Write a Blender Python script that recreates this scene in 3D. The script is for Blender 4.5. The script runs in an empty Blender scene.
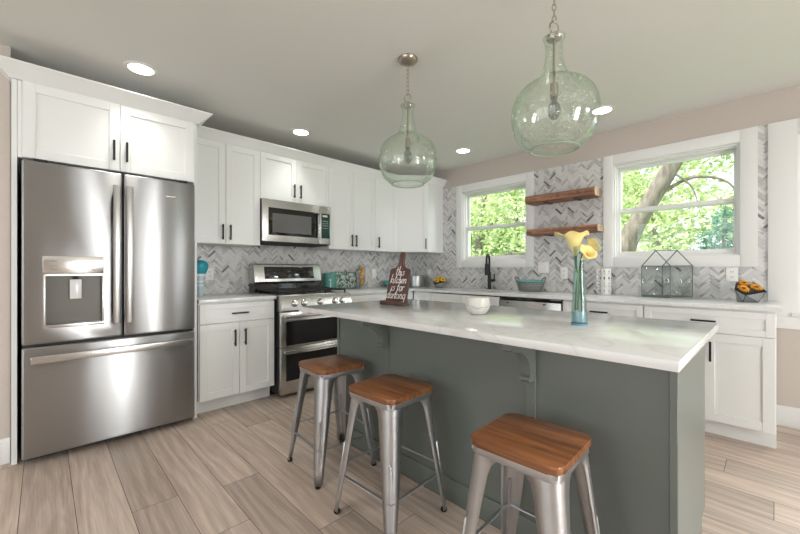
import bpy, bmesh, math, random
from mathutils import Vector, Matrix
random.seed(7)
PI = math.pi
R = math.radians
SC = bpy.context.scene
COL = SC.collection

# ---------------------------------------------------------------- camera
cam_d = bpy.data.cameras.new('camera')
cam = bpy.data.objects.new('camera', cam_d)
COL.objects.link(cam)
cam.location = (3.7335, -3.8901, 1.1468)
cam.rotation_euler = (PI / 2, 0, R(45.67))
cam_d.sensor_width = 36.0
cam_d.lens = 365.5 / 800 * 36
cam_d.shift_y = (269.46 - 267) / 800
cam_d.clip_start = 0.02
SC.camera = cam

# ---------------------------------------------------------------- exposure, world, sun, daylight
vs = SC.view_settings
vs.view_transform = 'Standard'
vs.look = 'None'
vs.gamma = 1
vs.use_curve_mapping = False
vs.exposure = 0.0
SC.cycles.max_bounces = 10
SC.cycles.transparent_max_bounces = 16
SC.cycles.caustics_reflective = False
SC.cycles.caustics_refractive = False
SC.cycles.sample_clamp_indirect = 6
SC.cycles.use_denoising = True

world = bpy.data.worlds.new('sky')
SC.world = world
world.use_nodes = True
bg = world.node_tree.nodes['Background']
bg.inputs[0].default_value = (0.86, 0.94, 1.0, 1)
bg.inputs[1].default_value = 2.0

sun_d = bpy.data.lights.new('sun', 'SUN')
sun_d.energy = 8.0
sun_d.angle = R(2)
sun_d.color = (1.0, 0.95, 0.84)
sun = bpy.data.objects.new('sun', sun_d)
COL.objects.link(sun)
sun.rotation_euler = (R(38), 0, R(-28))


def area(name, loc, rot, sx, sy, power, color):
    d = bpy.data.lights.new(name, 'AREA')
    d.shape = 'RECTANGLE'
    d.size, d.size_y = sx, sy
    d.energy = power
    d.color = color
    o = bpy.data.objects.new(name, d)
    COL.objects.link(o)
    o.location = loc
    o.rotation_euler = rot
    return o


def aim(a, b):
    return (Vector(b) - Vector(a)).to_track_quat('-Z', 'Y').to_euler()


# daylight entering by the patio door (right wall), plus fill lights added at two invented openings
area('daylight_patio_door', (6.75, -2.70, 1.08), (0, R(90), 0), 2.0, 0.9, 120, (1.0, 0.985, 0.965))
area('daylight_sidelight', (6.75, -3.50, 1.08), (0, R(90), 0), 1.9, 0.11, 12, (0.94, 0.97, 1.0))
area('right_fill_area', (8.2, 0.30, 2.7), aim((8.2, 0.30, 2.7), (2.5, -2.2, 0.8)), 1.5, 1.5, 240, (1.0, 0.985, 0.965))  # added fill for the range wall, no known window here
area('rear_fill_area', (3.3, -7.15, 1.45), (R(90), 0, 0), 4.4, 1.9, 47, (0.97, 0.99, 1.0))  # added soft frontal fill from behind the camera
area('daylight_side_window', (4.7, 1.7, 2.8), aim((4.7, 1.7, 2.8), (3.6, -2.2, 0.2)), 1.6, 1.4, 88, (0.98, 1.0, 0.97))
LAMP_POWER = 4.2
LAMP_COLOR = (1.0, 0.965, 0.91)


# ================================================================ materials
def new_mat(name):
    m = bpy.data.materials.new(name)
    m.use_nodes = True
    nt = m.node_tree
    return m, nt, nt.nodes, nt.links, nt.nodes['Principled BSDF']


def simple(name, col, rough=0.5, metal=0.0, coat=0.0, spec=0.5, var=0.0, vscale=6.0, bump=0.0, bscale=60.0, stretch=(1, 1, 1)):
    m, nt, N, L, P = new_mat(name)
    P.inputs['Base Color'].default_value = (*col, 1)
    P.inputs['Roughness'].default_value = rough
    P.inputs['Metallic'].default_value = metal
    P.inputs['Coat Weight'].default_value = coat
    P.inputs['Specular IOR Level'].default_value = spec
    if var or bump:
        tc = N.new('ShaderNodeTexCoord')
        mp = N.new('ShaderNodeMapping')
        mp.inputs['Scale'].default_value = stretch
        L.new(tc.outputs['Object'], mp.inputs[0])
    if var:
        nz = N.new('ShaderNodeTexNoise')
        nz.inputs['Scale'].default_value = vscale
        nz.inputs['Detail'].default_value = 4
        L.new(mp.outputs[0], nz.inputs['Vector'])
        cr = N.new('ShaderNodeValToRGB')
        cr.color_ramp.elements[0].position = 0.3
        cr.color_ramp.elements[1].position = 0.7
        cr.color_ramp.elements[0].color = (*[c * (1 - var) for c in col], 1)
        cr.color_ramp.elements[1].color = (*[min(1, c * (1 + var)) for c in col], 1)
        L.new(nz.outputs['Fac'], cr.inputs[0])
        L.new(cr.outputs[0], P.inputs['Base Color'])
    if bump:
        nb = N.new('ShaderNodeTexNoise')
        nb.inputs['Scale'].default_value = bscale
        L.new(mp.outputs[0], nb.inputs['Vector'])
        b = N.new('ShaderNodeBump')
        b.inputs['Strength'].default_value = bump
        b.inputs['Distance'].default_value = 0.01
        L.new(nb.outputs['Fac'], b.inputs['Height'])
        L.new(b.outputs[0], P.inputs['Normal'])
    return m


def brushed(name, col, rough=0.28, aniso=0.75, rot=0.25, wave=0.0, axis='Z'):
    m, nt, N, L, P = new_mat(name)
    P.inputs['Metallic'].default_value = 1
    P.inputs['Roughness'].default_value = rough
    P.inputs['Anisotropic'].default_value = aniso
    P.inputs['Anisotropic Rotation'].default_value = rot
    tg = N.new('ShaderNodeTangent')
    tg.direction_type = 'RADIAL'
    tg.axis = axis
    L.new(tg.outputs[0], P.inputs['Tangent'])
    tc = N.new('ShaderNodeTexCoord')
    mp = N.new('ShaderNodeMapping')
    mp.inputs['Scale'].default_value = (2, 2, 160)
    L.new(tc.outputs['Object'], mp.inputs[0])
    nz = N.new('ShaderNodeTexNoise')
    nz.inputs['Scale'].default_value = 3
    nz.inputs['Detail'].default_value = 3
    L.new(mp.outputs[0], nz.inputs['Vector'])
    mx = N.new('ShaderNodeMix')
    mx.data_type = 'RGBA'
    mx.inputs['A'].default_value = (*[c * 0.93 for c in col], 1)
    mx.inputs['B'].default_value = (*[min(1, c * 1.06) for c in col], 1)
    L.new(nz.outputs['Fac'], mx.inputs['Factor'])
    L.new(mx.outputs['Result'], P.inputs['Base Color'])
    if wave:
        mp2 = N.new('ShaderNodeMapping')
        mp2.inputs['Scale'].default_value = (8, 8, 0.5)
        L.new(tc.outputs['Object'], mp2.inputs[0])
        n2 = N.new('ShaderNodeTexNoise')
        n2.inputs['Scale'].default_value = 1.0
        n2.inputs['Detail'].default_value = 1
        L.new(mp2.outputs[0], n2.inputs['Vector'])
        b = N.new('ShaderNodeBump')
        b.inputs['Strength'].default_value = wave
        b.inputs['Distance'].default_value = 0.03
        L.new(n2.outputs['Fac'], b.inputs['Height'])
        L.new(b.outputs[0], P.inputs['Normal'])
    return m


def thin_glass(name, tint=(1, 1, 1), refl=0.5, rough=0.0, body=0.0, bump=0.0, seeds=0.0, body_col=(0.8, 0.9, 0.82), edge=None):
    """Clear sheet: tinted see-through plus a facing-dependent mirror."""
    m = bpy.data.materials.new(name)
    m.use_nodes = True
    nt = m.node_tree
    N, L = nt.nodes, nt.links
    N.clear()
    out = N.new('ShaderNodeOutputMaterial')
    tr = N.new('ShaderNodeBsdfTransparent')
    tr.inputs[0].default_value = (*tint, 1)
    gl = N.new('ShaderNodeBsdfGlossy')
    gl.inputs['Roughness'].default_value = rough
    lw = N.new('ShaderNodeLayerWeight')
    lw.inputs['Blend'].default_value = 0.25
    mul = N.new('ShaderNodeMath')
    mul.operation = 'MULTIPLY_ADD'
    mul.inputs[1].default_value = refl
    mul.inputs[2].default_value = 0.025
    L.new(lw.outputs['Facing'], mul.inputs[0])
    mix = N.new('ShaderNodeMixShader')
    L.new(mul.outputs[0], mix.inputs[0])
    L.new(tr.outputs[0], mix.inputs[1])
    L.new(gl.outputs[0], mix.inputs[2])
    if edge:                      # glass looks deeper in colour where it is seen edge on
        em = N.new('ShaderNodeMix')
        em.data_type = 'RGBA'
        em.inputs['A'].default_value = (*tint, 1)
        em.inputs['B'].default_value = (*edge, 1)
        pw = N.new('ShaderNodeMath')
        pw.operation = 'POWER'
        pw.inputs[1].default_value = 1.6
        L.new(lw.outputs['Facing'], pw.inputs[0])
        L.new(pw.outputs[0], em.inputs['Factor'])
        L.new(em.outputs['Result'], tr.inputs[0])
    last = mix
    tc = N.new('ShaderNodeTexCoord')
    if seeds:
        vo = N.new('ShaderNodeTexVoronoi')
        vo.inputs['Scale'].default_value = 70
        L.new(tc.outputs['Object'], vo.inputs['Vector'])
        th = N.new('ShaderNodeMath')
        th.operation = 'LESS_THAN'
        th.inputs[1].default_value = 0.17
        L.new(vo.outputs['Distance'], th.inputs[0])
        m2 = N.new('ShaderNodeMath')
        m2.operation = 'MULTIPLY'
        m2.inputs[1].default_value = seeds
        L.new(th.outputs[0], m2.inputs[0])
        df = N.new('ShaderNodeBsdfDiffuse')
        df.inputs[0].default_value = (0.95, 1, 0.95, 1)
        mx = N.new('ShaderNodeMixShader')
        L.new(m2.outputs[0], mx.inputs[0])
        L.new(last.outputs[0], mx.inputs[1])
        L.new(df.outputs[0], mx.inputs[2])
        last = mx
    if body:
        df = N.new('ShaderNodeBsdfDiffuse')
        df.inputs[0].default_value = (*body_col, 1)
        mx = N.new('ShaderNodeMixShader')
        mx.inputs[0].default_value = body
        L.new(last.outputs[0], mx.inputs[1])
        L.new(df.outputs[0], mx.inputs[2])
        last = mx
    if bump:
        nb = N.new('ShaderNodeTexNoise')
        nb.inputs['Scale'].default_value = 14
        nb.inputs['Detail'].default_value = 5
        L.new(tc.outputs['Object'], nb.inputs['Vector'])
        b = N.new('ShaderNodeBump')
        b.inputs['Strength'].default_value = bump
        b.inputs['Distance'].default_value = 0.02
        L.new(nb.outputs['Fac'], b.inputs['Height'])
        L.new(b.outputs[0], gl.inputs['Normal'])
    L.new(last.outputs[0], out.inputs[0])
    return m


def emissive(name, col, strength):
    m = bpy.data.materials.new(name)
    m.use_nodes = True
    nt = m.node_tree
    nt.nodes.clear()
    e = nt.nodes.new('ShaderNodeEmission')
    e.inputs[0].default_value = (*col, 1)
    e.inputs[1].default_value = strength
    o = nt.nodes.new('ShaderNodeOutputMaterial')
    nt.links.new(e.outputs[0], o.inputs[0])
    return m


def wood(name, dark, light, scale=1.0, along='X', rough=0.45, coat=0.0, contrast=(0.35, 0.68)):
    m, nt, N, L, P = new_mat(name)
    tc = N.new('ShaderNodeTexCoord')
    mp = N.new('ShaderNodeMapping')
    s = {'X': (1.6, 22, 22), 'Y': (22, 1.6, 22), 'Z': (22, 22, 1.6)}[along]
    mp.inputs['Scale'].default_value = [v * scale for v in s]
    L.new(tc.outputs['Object'], mp.inputs[0])
    nz = N.new('ShaderNodeTexNoise')
    nz.inputs['Scale'].default_value = 1.0
    nz.inputs['Detail'].default_value = 6
    nz.inputs['Distortion'].default_value = 0.8
    L.new(mp.outputs[0], nz.inputs['Vector'])
    cr = N.new('ShaderNodeValToRGB')
    cr.color_ramp.elements[0].position, cr.color_ramp.elements[1].position = contrast
    cr.color_ramp.elements[0].color = (*dark, 1)
    cr.color_ramp.elements[1].color = (*light, 1)
    L.new(nz.outputs['Fac'], cr.inputs[0])
    L.new(cr.outputs[0], P.inputs['Base Color'])
    P.inputs['Roughness'].default_value = rough
    P.inputs['Coat Weight'].default_value = coat
    b = N.new('ShaderNodeBump')
    b.inputs['Strength'].default_value = 0.15
    b.inputs['Distance'].default_value = 0.003
    L.new(nz.outputs['Fac'], b.inputs['Height'])
    L.new(b.outputs[0], P.inputs['Normal'])
    return m


def plank_floor_mat():
    m, nt, N, L, P = new_mat('grey_oak_planks')
    at = N.new('ShaderNodeAttribute')
    at.attribute_name = 'tone'
    uv = N.new('ShaderNodeUVMap')
    uv.uv_map = 'grain'
    mp = N.new('ShaderNodeMapping')
    mp.inputs['Scale'].default_value = (1.1, 15, 1)
    L.new(uv.outputs[0], mp.inputs[0])
    n1 = N.new('ShaderNodeTexNoise')
    n1.inputs['Scale'].default_value = 1.0
    n1.inputs['Detail'].default_value = 7
    n1.inputs['Roughness'].default_value = 0.62
    n1.inputs['Distortion'].default_value = 1.4
    L.new(mp.outputs[0], n1.inputs['Vector'])
    mp2 = N.new('ShaderNodeMapping')
    mp2.inputs['Scale'].default_value = (0.7, 4.0, 1)
    L.new(uv.outputs[0], mp2.inputs[0])
    wv = N.new('ShaderNodeTexWave')
    wv.bands_direction = 'Y'
    wv.inputs['Scale'].default_value = 1.3
    wv.inputs['Distortion'].default_value = 16
    wv.inputs['Detail'].default_value = 3
    wv.inputs['Detail Scale'].default_value = 0.7
    L.new(mp2.outputs[0], wv.inputs['Vector'])
    cr = N.new('ShaderNodeValToRGB')
    e = cr.color_ramp.elements
    e[0].position, e[1].position = 0.32, 0.72
    e[0].color = (0.285, 0.225, 0.185, 1)
    e[1].color = (0.405, 0.330, 0.278, 1)
    mx = N.new('ShaderNodeMath')
    mx.operation = 'MULTIPLY_ADD'
    mx.inputs[1].default_value = 0.2
    L.new(wv.outputs['Fac'], mx.inputs[0])
    ad = N.new('ShaderNodeMath')
    ad.operation = 'MULTIPLY_ADD'
    ad.inputs[1].default_value = 0.8
    L.new(n1.outputs['Fac'], ad.inputs[0])
    L.new(mx.outputs[0], ad.inputs[2])
    mx.inputs[2].default_value = 0.0
    L.new(ad.outputs[0], cr.inputs[0])
    mp3 = N.new('ShaderNodeMapping')
    mp3.inputs['Scale'].default_value = (4.5, 120, 1)
    L.new(uv.outputs[0], mp3.inputs[0])
    n3 = N.new('ShaderNodeTexNoise')
    n3.inputs['Scale'].default_value = 1.0
    n3.inputs['Detail'].default_value = 3
    n3.inputs['Distortion'].default_value = 0.5
    L.new(mp3.outputs[0], n3.inputs['Vector'])
    fr = N.new('ShaderNodeValToRGB')
    fr.color_ramp.elements[0].position = 0.36
    fr.color_ramp.elements[0].color = (0.91, 0.905, 0.90, 1)
    fr.color_ramp.elements[1].position = 0.66
    fr.color_ramp.elements[1].color = (1.08, 1.08, 1.08, 1)
    L.new(n3.outputs['Fac'], fr.inputs[0])
    fm = N.new('ShaderNodeMix')
    fm.data_type = 'RGBA'
    fm.blend_type = 'MULTIPLY'
    fm.inputs['Factor'].default_value = 1
    L.new(cr.outputs[0], fm.inputs['A'])
    L.new(fr.outputs[0], fm.inputs['B'])
    mul = N.new('ShaderNodeMix')
    mul.data_type = 'RGBA'
    mul.blend_type = 'MULTIPLY'
    mul.inputs['Factor'].default_value = 1
    L.new(fm.outputs['Result'], mul.inputs['A'])
    L.new(at.outputs['Color'], mul.inputs['B'])
    L.new(mul.outputs['Result'], P.inputs['Base Color'])
    P.inputs['Roughness'].default_value = 0.42
    b = N.new('ShaderNodeBump')
    b.inputs['Strength'].default_value = 0.12
    b.inputs['Distance'].default_value = 0.003
    L.new(n1.outputs['Fac'], b.inputs['Height'])
    L.new(b.outputs[0], P.inputs['Normal'])
    return m


def marble_tile_mat():
    m, nt, N, L, P = new_mat('herringbone_marble')
    at = N.new('ShaderNodeAttribute')
    at.attribute_name = 'tone'
    uv = N.new('ShaderNodeUVMap')
    uv.uv_map = 'grain'
    mp = N.new('ShaderNodeMapping')
    mp.inputs['Scale'].default_value = (16, 55, 1)
    L.new(uv.outputs[0], mp.inputs[0])
    nz = N.new('ShaderNodeTexNoise')
    nz.inputs['Scale'].default_value = 1
    nz.inputs['Detail'].default_value = 5
    nz.inputs['Distortion'].default_value = 0.6
    L.new(mp.outputs[0], nz.inputs['Vector'])
    cr = N.new('ShaderNodeValToRGB')
    e = cr.color_ramp.elements
    e[0].position, e[1].position = 0.36, 0.60
    e[0].color = (0.42, 0.42, 0.43, 1)
    e[1].color = (1, 1, 1, 1)
    L.new(nz.outputs['Fac'], cr.inputs[0])
    # darker veins only on the tiles that have them (alpha of the tone attribute)
    mxv = N.new('ShaderNodeMix')
    mxv.data_type = 'RGBA'
    mxv.inputs['A'].default_value = (1, 1, 1, 1)
    L.new(at.outputs['Alpha'], mxv.inputs['Factor'])
    L.new(cr.outputs[0], mxv.inputs['B'])
    mul = N.new('ShaderNodeMix')
    mul.data_type = 'RGBA'
    mul.blend_type = 'MULTIPLY'
    mul.inputs['Factor'].default_value = 1
    L.new(at.outputs['Color'], mul.inputs['A'])
    L.new(mxv.outputs['Result'], mul.inputs['B'])
    L.new(mul.outputs['Result'], P.inputs['Base Color'])
    P.inputs['Roughness'].default_value = 0.3
    return m


def quartz_mat():
    m, nt, N, L, P = new_mat('white_veined_quartz')
    tc = N.new('ShaderNodeTexCoord')
    nz = N.new('ShaderNodeTexNoise')
    nz.inputs['Scale'].default_value = 3.2
    nz.inputs['Detail'].default_value = 7
    nz.inputs['Distortion'].default_value = 1.6
    L.new(tc.outputs['Object'], nz.inputs['Vector'])
    cr = N.new('ShaderNodeValToRGB')
    e = cr.color_ramp.elements
    e[0].position, e[0].color = 0.455, (0.70, 0.705, 0.70, 1)
    e[1].position, e[1].color = 0.54, (0.70, 0.705, 0.70, 1)
    v = cr.color_ramp.elements.new(0.5)
    v.color = (0.635, 0.635, 0.625, 1)
    L.new(nz.outputs['Fac'], cr.inputs[0])
    L.new(cr.outputs[0], P.inputs['Base Color'])
    P.inputs['Roughness'].default_value = 0.13
    return m


def attr_mat(name, rough=0.6, trans=0.0):
    m, nt, N, L, P = new_mat(name)
    at = N.new('ShaderNodeAttribute')
    at.attribute_name = 'tone'
    L.new(at.outputs['Color'], P.inputs['Base Color'])
    P.inputs['Roughness'].default_value = rough
    if trans:
        t = N.new('ShaderNodeBsdfTranslucent')
        L.new(at.outputs['Color'], t.inputs[0])
        mx = N.new('ShaderNodeMixShader')
        mx.inputs[0].default_value = trans
        L.new(P.outputs[0], mx.inputs[1])
        L.new(t.outputs[0], mx.inputs[2])
        L.new(mx.outputs[0], N['Material Output'].inputs[0])
    return m


def mosaic_mat():
    m, nt, N, L, P = new_mat('green_white_mosaic')
    tc = N.new('ShaderNodeTexCoord')
    vo = N.new('ShaderNodeTexVoronoi')
    vo.inputs['Scale'].default_value = 55
    L.new(tc.outputs['Object'], vo.inputs['Vector'])
    cr = N.new('ShaderNodeValToRGB')
    cr.color_ramp.interpolation = 'CONSTANT'
    e = cr.color_ramp.elements
    e[0].position, e[0].color = 0.0, (0.06, 0.11, 0.09, 1)
    e[1].position, e[1].color = 0.28, (0.30, 0.42, 0.36, 1)
    for p, c in ((0.5, (0.62, 0.66, 0.62, 1)), (0.68, (0.16, 0.2, 0.18, 1)), (0.8, (0.1, 0.36, 0.3, 1)), (0.88, (0.72, 0.73, 0.7, 1))):
        x = e.new(p)
        x.color = c
    sp = N.new('ShaderNodeSeparateColor')
    L.new(vo.outputs['Color'], sp.inputs[0])
    L.new(sp.outputs[0], cr.inputs[0])
    L.new(cr.outputs[0], P.inputs['Base Color'])
    P.inputs['Roughness'].default_value = 0.3
    return m


def bark_mat():
    return simple('bark', (0.20, 0.175, 0.145), 0.9, var=0.4, vscale=5, bump=0.8, bscale=9, stretch=(3, 3, 0.8))


M = {}
M['wall'] = simple('warm_greige_paint', (0.56, 0.50, 0.45), 0.85, bump=0.03, bscale=180)
M['ceiling'] = simple('ceiling_paint', (0.745, 0.75, 0.715), 0.9, bump=0.05, bscale=120)
M['trim'] = simple('white_trim_paint', (0.80, 0.80, 0.79), 0.4)
M['cab'] = simple('white_cabinet_paint', (0.825, 0.84, 0.83), 0.38)
M['island'] = simple('sage_grey_paint', (0.148, 0.168, 0.152), 0.34)
M['black'] = simple('matte_black_metal', (0.012, 0.012, 0.013), 0.4, metal=0.3)
M['rubber'] = simple('black_rubber', (0.01, 0.01, 0.01), 0.7)
M['dark'] = simple('dark_gap', (0.015, 0.015, 0.017), 0.6)
M['blackglass'] = simple('black_glass', (0.006, 0.007, 0.007), 0.06, coat=0.5)
M['ovenglass'] = simple('oven_window_glass', (0.012, 0.012, 0.013), 0.08, spec=0.25)
M['mwglass'] = simple('microwave_window_mesh', (0.11, 0.11, 0.105), 0.16)
M['keypad'] = simple('black_panel_green_reflection', (0.008, 0.05, 0.035), 0.1)  # green reflection of the trees put into the black panel colour
M['ink'] = simple('pale_markings', (0.62, 0.64, 0.62), 0.5)
M['steel'] = brushed('brushed_stainless', (0.40, 0.405, 0.41), 0.34, 0.96, 0.25, wave=0.035)
M['steelh'] = brushed('stainless_trim', (0.60, 0.595, 0.575), 0.27, 0.4, 0.25)
M['bar'] = brushed('stainless_handle_bar', (0.50, 0.50, 0.495), 0.34, 0.5, 0.25)
M['chrome'] = simple('polished_metal', (0.75, 0.74, 0.72), 0.12, metal=1)
M['nickel'] = simple('brushed_nickel', (0.42, 0.37, 0.31), 0.28, metal=1)
M['galv'] = simple('clear_coated_raw_steel', (0.50, 0.505, 0.515), 0.40, metal=1, var=0.10, vscale=9)
M['iron'] = simple('cast_iron', (0.02, 0.02, 0.021), 0.6)
M['quartz'] = quartz_mat()
M['floor'] = plank_floor_mat()
M['tile'] = marble_tile_mat()
M['grout'] = simple('grout', (0.62, 0.61, 0.59), 0.9)
M['seat'] = wood('oiled_walnut_seat', (0.125, 0.045, 0.016), (0.33, 0.130, 0.047), 1.7, 'X', 0.35, 0.1)
M['shelf'] = wood('live_edge_wood', (0.13, 0.058, 0.034), (0.42, 0.215, 0.13), 0.9, 'X', 0.5)
M['shelfend'] = wood('cut_end_grain', (0.38, 0.24, 0.14), (0.62, 0.47, 0.34), 1.5, 'Z', 0.6)
M['signwood'] = wood('dark_mahogany_stain', (0.072, 0.030, 0.025), (0.13, 0.056, 0.046), 1.0, 'Z', 0.45)
M['white'] = simple('white_paint_marks', (0.86, 0.85, 0.82), 0.6)
M['ceramic'] = simple('speckled_white_glaze', (0.72, 0.70, 0.65), 0.3, var=0.06, vscale=25)
M['teal'] = simple('teal_enamel', (0.10, 0.33, 0.29), 0.35)
M['tealbright'] = simple('bright_teal_glaze', (0.02, 0.32, 0.42), 0.3)
M['tealbowl'] = simple('turquoise_glaze', (0.15, 0.47, 0.47), 0.2)
M['stripe'] = simple('pale_blue_glaze', (0.48, 0.62, 0.70), 0.35)
M['plate'] = simple('white_plastic', (0.88, 0.87, 0.85), 0.35)
M['slot'] = simple('socket_slot', (0.05, 0.05, 0.05), 0.6)
M['mosaic'] = mosaic_mat()
M['greymetal'] = simple('grey_galvanised_wire', (0.25, 0.27, 0.26), 0.45, metal=0.6)
M['terrframe'] = simple('grey_zinc_frame', (0.16, 0.18, 0.18), 0.45, metal=0.5)
M['geo'] = simple('pewter_facets', (0.42, 0.44, 0.45), 0.3, metal=0.85)
M['geodark'] = simple('black_facets', (0.02, 0.02, 0.022), 0.35, metal=0.4)
M['petal'] = simple('sunflower_petal', (0.85, 0.36, 0.012), 0.6, var=0.25, vscale=40)
M['petaly'] = simple('yellow_petal', (0.82, 0.50, 0.03), 0.6, var=0.2, vscale=40)
M['seedhead'] = simple('flower_centre', (0.13, 0.07, 0.02), 0.9)
M['calla'] = simple('pale_yellow_calla', (0.88, 0.74, 0.30), 0.5, var=0.08, vscale=18)
M['spadix'] = simple('calla_spadix', (0.80, 0.45, 0.04), 0.7)
M['stem'] = simple('green_stem', (0.07, 0.19, 0.045), 0.5, var=0.2, vscale=20)
M['stemdark'] = simple('brown_green_stem', (0.10, 0.075, 0.035), 0.6)
M['orange'] = simple('orange_peel', (0.78, 0.34, 0.02), 0.5, bump=0.2, bscale=200)
M['windowglass'] = thin_glass('window_glass', (0.97, 0.985, 0.975), 0.10)
M['lampglass'] = thin_glass('pale_green_seeded_glass', (0.980, 0.995, 0.978), 0.42, 0.03, body=0.02, bump=0.06, seeds=0.4, edge=(0.76, 0.87, 0.75))
M['bulbglass'] = thin_glass('smoked_bulb_glass', (0.62, 0.63, 0.60), 0.7, 0.02, body=0.08, body_col=(0.5, 0.5, 0.48))
M['vaseglass'] = thin_glass('blue_green_vase_glass', (0.87, 0.94, 0.935), 0.4, 0.02, edge=(0.42, 0.60, 0.60))
M['vasebase'] = simple('thick_blue_glass_base', (0.10, 0.27, 0.36), 0.08)
M['water'] = thin_glass('vase_water', (0.86, 0.93, 0.95), 0.3)
M['terrglass'] = thin_glass('terrarium_glass', (0.93, 0.945, 0.94), 0.10, 0.02)
M['jarglass'] = thin_glass('clear_jar_glass', (0.93, 0.95, 0.95), 0.4)
M['lampface'] = emissive('lamp_diffuser', (1.0, 0.96, 0.9), 14)
M['leaf'] = attr_mat('leaves', 0.5, 0.45)
M['bark'] = bark_mat()
M['lawn'] = simple('lawn_grass', (0.14, 0.26, 0.05), 0.9, var=0.4, vscale=3, bump=0.6, bscale=50)


# ================================================================ geometry helpers
class G:
    """Collects shapes into one bmesh and links them as one mesh object."""

    def __init__(self, mtx=None):
        self.bm = bmesh.new()
        self.mats = []
        self.mi = 0
        self.mtx = mtx or Matrix.Identity(4)

    def use(self, mat):
        if mat not in self.mats:
            self.mats.append(mat)
        self.mi = self.mats.index(mat)
        return self

    def _add(self, verts, faces, bevel=0.0, seg=2, smooth=False, mtx=None):
        mt = self.mtx @ mtx if mtx is not None else self.mtx
        vs_ = [self.bm.verts.new(mt @ Vector(v)) for v in verts]
        fs = []
        for f in faces:
            try:
                fc = self.bm.faces.new([vs_[i] for i in f])
            except ValueError:
                continue
            fc.material_index = self.mi
            fc.smooth = smooth
            fs.append(fc)
        if bevel > 0:
            es = list({e for f in fs for e in f.edges})
            r = bmesh.ops.bevel(self.bm, geom=es, offset=bevel, segments=seg, affect='EDGES', profile=0.5)
            for f in r['faces']:
                f.material_index = self.mi
        return self

    def box(self, x0, x1, y0, y1, z0, z1, bevel=0.0, seg=2, mtx=None):
        v = [(x0, y0, z0), (x1, y0, z0), (x1, y1, z0), (x0, y1, z0), (x0, y0, z1), (x1, y0, z1), (x1, y1, z1), (x0, y1, z1)]
        f = [(0, 3, 2, 1), (4, 5, 6, 7), (0, 1, 5, 4), (1, 2, 6, 5), (2, 3, 7, 6), (3, 0, 4, 7)]
        return self._add(v, f, bevel, seg, mtx=mtx)

    def prism(self, poly, a0, a1, axis='z', bevel=0.0, mtx=None):
        """poly: 2-D outline, counter-clockwise; extruded a0..a1 along axis."""
        n = len(poly)

        def p3(p, a):
            return {'z': (p[0], p[1], a), 'y': (p[0], a, p[1]), 'x': (a, p[0], p[1])}[axis]
        v = [p3(p, a0) for p in poly] + [p3(p, a1) for p in poly]
        f = [tuple(range(n - 1, -1, -1)), tuple(range(n, 2 * n))]
        f += [(i, (i + 1) % n, n + (i + 1) % n, n + i) for i in range(n)]
        if axis == 'y':
            f = [tuple(reversed(q)) for q in f]
        return self._add(v, f, bevel, mtx=mtx)

    def lathe(self, prof, seg=32, c=(0, 0, 0), mtx=None, smooth=True, close=False):
        """prof: (r, z) list; r == 0 makes a pole."""
        v, rows = [], []
        for r, z in prof:
            if r <= 1e-6:
                rows.append([len(v)])
                v.append((c[0], c[1], c[2] + z))
            else:
                rows.append(list(range(len(v), len(v) + seg)))
                v += [(c[0] + r * math.cos(2 * PI * i / seg), c[1] + r * math.sin(2 * PI * i / seg), c[2] + z) for i in range(seg)]
        f = []
        pairs = list(zip(rows, rows[1:])) + ([(rows[-1], rows[0])] if close else [])
        for a, b in pairs:
            for i in range(seg):
                j = (i + 1) % seg
                if len(a) == 1 and len(b) == 1:
                    continue
                if len(a) == 1:
                    f.append((a[0], b[j], b[i]))
                elif len(b) == 1:
                    f.append((a[i], a[j], b[0]))
                else:
                    f.append((a[i], a[j], b[j], b[i]))
        return self._add(v, f, smooth=smooth, mtx=mtx)

    def cyl(self, c, r, h, seg=24, r2=None, mtx=None, axis='z'):
        r2 = r if r2 is None else r2
        rot = {'z': Matrix.Identity(4), 'x': Matrix.Rotation(PI / 2, 4, 'Y'), 'y': Matrix.Rotation(-PI / 2, 4, 'X')}[axis]
        mt = Matrix.Translation(c) @ rot
        if mtx is not None:
            mt = mtx @ mt
        return self.lathe([(0, 0), (r, 0), (r2, h), (0, h)], seg, mtx=mt)

    def tube(self, pts, r, seg=8, closed=False, caps=True, flat=1.0):
        pts = [Vector(p) for p in pts]
        n = len(pts)
        rs = r if isinstance(r, (list, tuple)) else [r] * n
        v, rows = [], []
        prev = None
        for i, p in enumerate(pts):
            if closed:
                t = pts[(i + 1) % n] - pts[i - 1]
            else:
                t = pts[min(i + 1, n - 1)] - pts[max(i - 1, 0)]
            t.normalize()
            if prev is None:
                a = Vector((0, 0, 1)) if abs(t.z) < 0.9 else Vector((1, 0, 0))
                u = t.cross(a).normalized()
            else:
                u = (prev - t * prev.dot(t))
                u = u.normalized() if u.length > 1e-6 else t.orthogonal().normalized()
            prev = u
            w = t.cross(u)
            rows.append(list(range(len(v), len(v) + seg)))
            v += [tuple(p + u * (rs[i] * math.cos(2 * PI * k / seg)) + w * (rs[i] * flat * math.sin(2 * PI * k / seg))) for k in range(seg)]
        f = []
        rng = range(n) if closed else range(n - 1)
        for i in rng:
            a, b = rows[i], rows[(i + 1) % n]
            for k in range(seg):
                j = (k + 1) % seg
                f.append((a[k], a[j], b[j], b[k]))
        if not closed and caps:
            f.append(tuple(reversed(rows[0])))
            f.append(tuple(rows[-1]))
        return self._add(v, f, smooth=True)

    def grid(self, rows, smooth=True, closed_u=False):
        """rows: list of equal-length point rows."""
        nu = len(rows[0])
        v = [tuple(p) for r in rows for p in r]
        f = []
        for i in range(len(rows) - 1):
            for j in range(nu if closed_u else nu - 1):
                k = (j + 1) % nu
                f.append((i * nu + j, i * nu + k, (i + 1) * nu + k, (i + 1) * nu + j))
        return self._add(v, f, smooth=smooth)

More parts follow.
